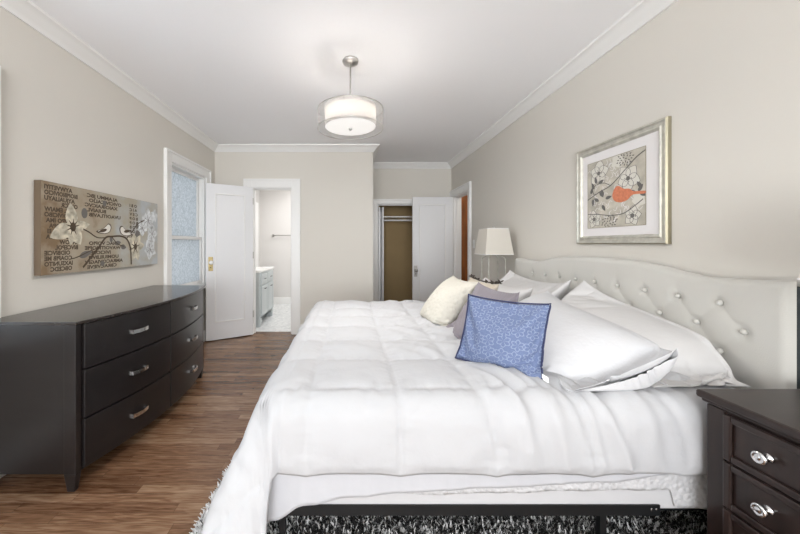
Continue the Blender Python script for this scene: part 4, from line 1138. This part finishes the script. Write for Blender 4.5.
# ------------------------------------------------------------------ table lamps
def lamp(x, y, z, label):
    t = empty('table_lamp', (x, y, z), label=label, cat='table lamp', )
    s = .085
    obj('base', boxes((-s - .01, s + .01, -s - .01, s + .01, 0.001, .014)), M['nickel'], t, bevel=.003)
    for sx in (-1, 1):
        for sy in (-1, 1):
            bm = bmesh.new(); tube(bm, [(sx * s, sy * s, .012), (sx * s, sy * s, .34), (sx * s * .9, sy * s * .9, .355), (sx * .008, sy * .008, .40)], .0052, 8)
            obj('frame_rod', bm, M['silverleaf'], t)
    obj('socket', lathe(bmesh.new(), [(0, .385), (.014, .385), (.016, .40), (.013, .45), (0, .45)], n=16), M['nickel'], t, smooth=True)
    bm = bmesh.new(); h0, h1, b0, b1 = .392, .658, .143, .108
    o4 = [(b0, h0), (b1, h1)]
    def ring(r, z, th=0): return [bm.verts.new((sx * (r - th), sy * (r - th), z)) for sx, sy in ((-1, -1), (1, -1), (1, 1), (-1, 1))]
    a, b = ring(b0, h0), ring(b1, h1); c, d = ring(b0, h0, .002), ring(b1, h1, .002)
    for i in range(4):
        k = (i + 1) % 4; bm.faces.new((a[i], a[k], b[k], b[i])); bm.faces.new((c[k], c[i], d[i], d[k])); bm.faces.new((a[k], a[i], c[i], c[k])); bm.faces.new((b[i], b[k], d[k], d[i]))
    sd = obj('lamp_shade', bm, M['lampshade'], t)
    for r, z in ((b0, h0), (b1, h1)):
        tr = bmesh.new()
        q = [(sx * r, sy * r, z) for sx, sy in ((-1, -1), (1, -1), (1, 1), (-1, 1), (-1, -1))]
        for u, v in zip(q, q[1:]): tube(tr, [u, v], .003, 6)
        obj('shade_trim', tr, M['trim'], sd)
    bm = bmesh.new(); tube(bm, [(0, 0, .45), (0, 0, .665)], .003, 6)
    for k in range(4): t_ = k * PI / 2; tube(bm, [(0, 0, .652), (b1 * math.cos(t_), b1 * math.sin(t_), .652)], .002, 6)
    obj('harp', bm, M['nickel'], t)
    obj('finial', lathe(bmesh.new(), [(0, .66), (.008, .662), (.006, .668), (.010, .678), (.006, .688), (0, .69)], n=16), M['nickel'], t, smooth=True)
lamp(1.505, 3.36, .746, 'table lamp with square cream shade on the far nightstand')
lamp(1.512, .835, .746, 'table lamp with cream shade at the right edge on the near nightstand')

# ------------------------------------------------------------------ shag rug
rg = empty('shag_rug', (.25, 1.2, 0), label='black and white shag rug lying under the near side of the bed', cat='rug')
RX0, RX1, RYa, RYb = -.655, 1.60, 1.125, 2.3
bm = boxes((RX0 - .25, RX1 - .25, RYa - 1.2, RYb - 1.2, .001, .010)); obj('backing', bm, M['rugbase'], rg)
random.seed(11)
vs_, fs_, tones = [], [], []
def blade(x, y, tone, L_, lean_):
    a = random.uniform(0, 2 * PI); dx, dy = math.cos(a), math.sin(a); w = random.uniform(.002, .005)
    px, py = -dy * w, dx * w; b0 = len(vs_)
    h1, h2 = L_ * .55, L_ * random.uniform(.65, .95)
    vs_.extend([(x + px, y + py, .009), (x - px, y - py, .009), (x - px + dx * lean_ * .4, y - py + dy * lean_ * .4, .009 + h1), (x + px + dx * lean_ * .4, y + py + dy * lean_ * .4, .009 + h1),
                (x + dx * lean_ + px * .4, y + dy * lean_ + py * .4, .009 + h2), (x + dx * lean_ - px * .4, y + dy * lean_ - py * .4, .009 + h2)])
    fs_.extend([(b0, b0 + 1, b0 + 2, b0 + 3), (b0 + 3, b0 + 2, b0 + 5, b0 + 4)]); tones.extend([tone] * 6)
for k in range(95000):
    x = random.uniform(RX0, RX1) ; y = random.uniform(RYa, RYb) if k % 3 == 0 else random.uniform(RYa, 1.75)
    wl = .12 + .75 * max(0, min(1, (-.28 - x) / .2))           # the pile is whiter at its foot end
    n_ = noise.noise(Vector((x * 22, y * 22, 0))) * .5 + .5
    white = random.random() < (.20 + .5 * (n_ - .35)) + wl * .7
    g = random.uniform(.55, .85) if white else random.uniform(.006, .05)
    blade(x - .25, y - 1.2, g, random.uniform(.025, .05), random.uniform(.006, .03))
me = bpy.data.meshes.new('pile'); me.from_pydata(vs_, [], fs_)
ca = me.color_attributes.new('tone', 'FLOAT_COLOR', 'POINT')
ca.data.foreach_set('color', np.repeat(np.array(tones, dtype=np.float32), 4).reshape(-1, 4).ravel())
po = link('pile', me, M['shag'], rg); po['kind'] = 'stuff'
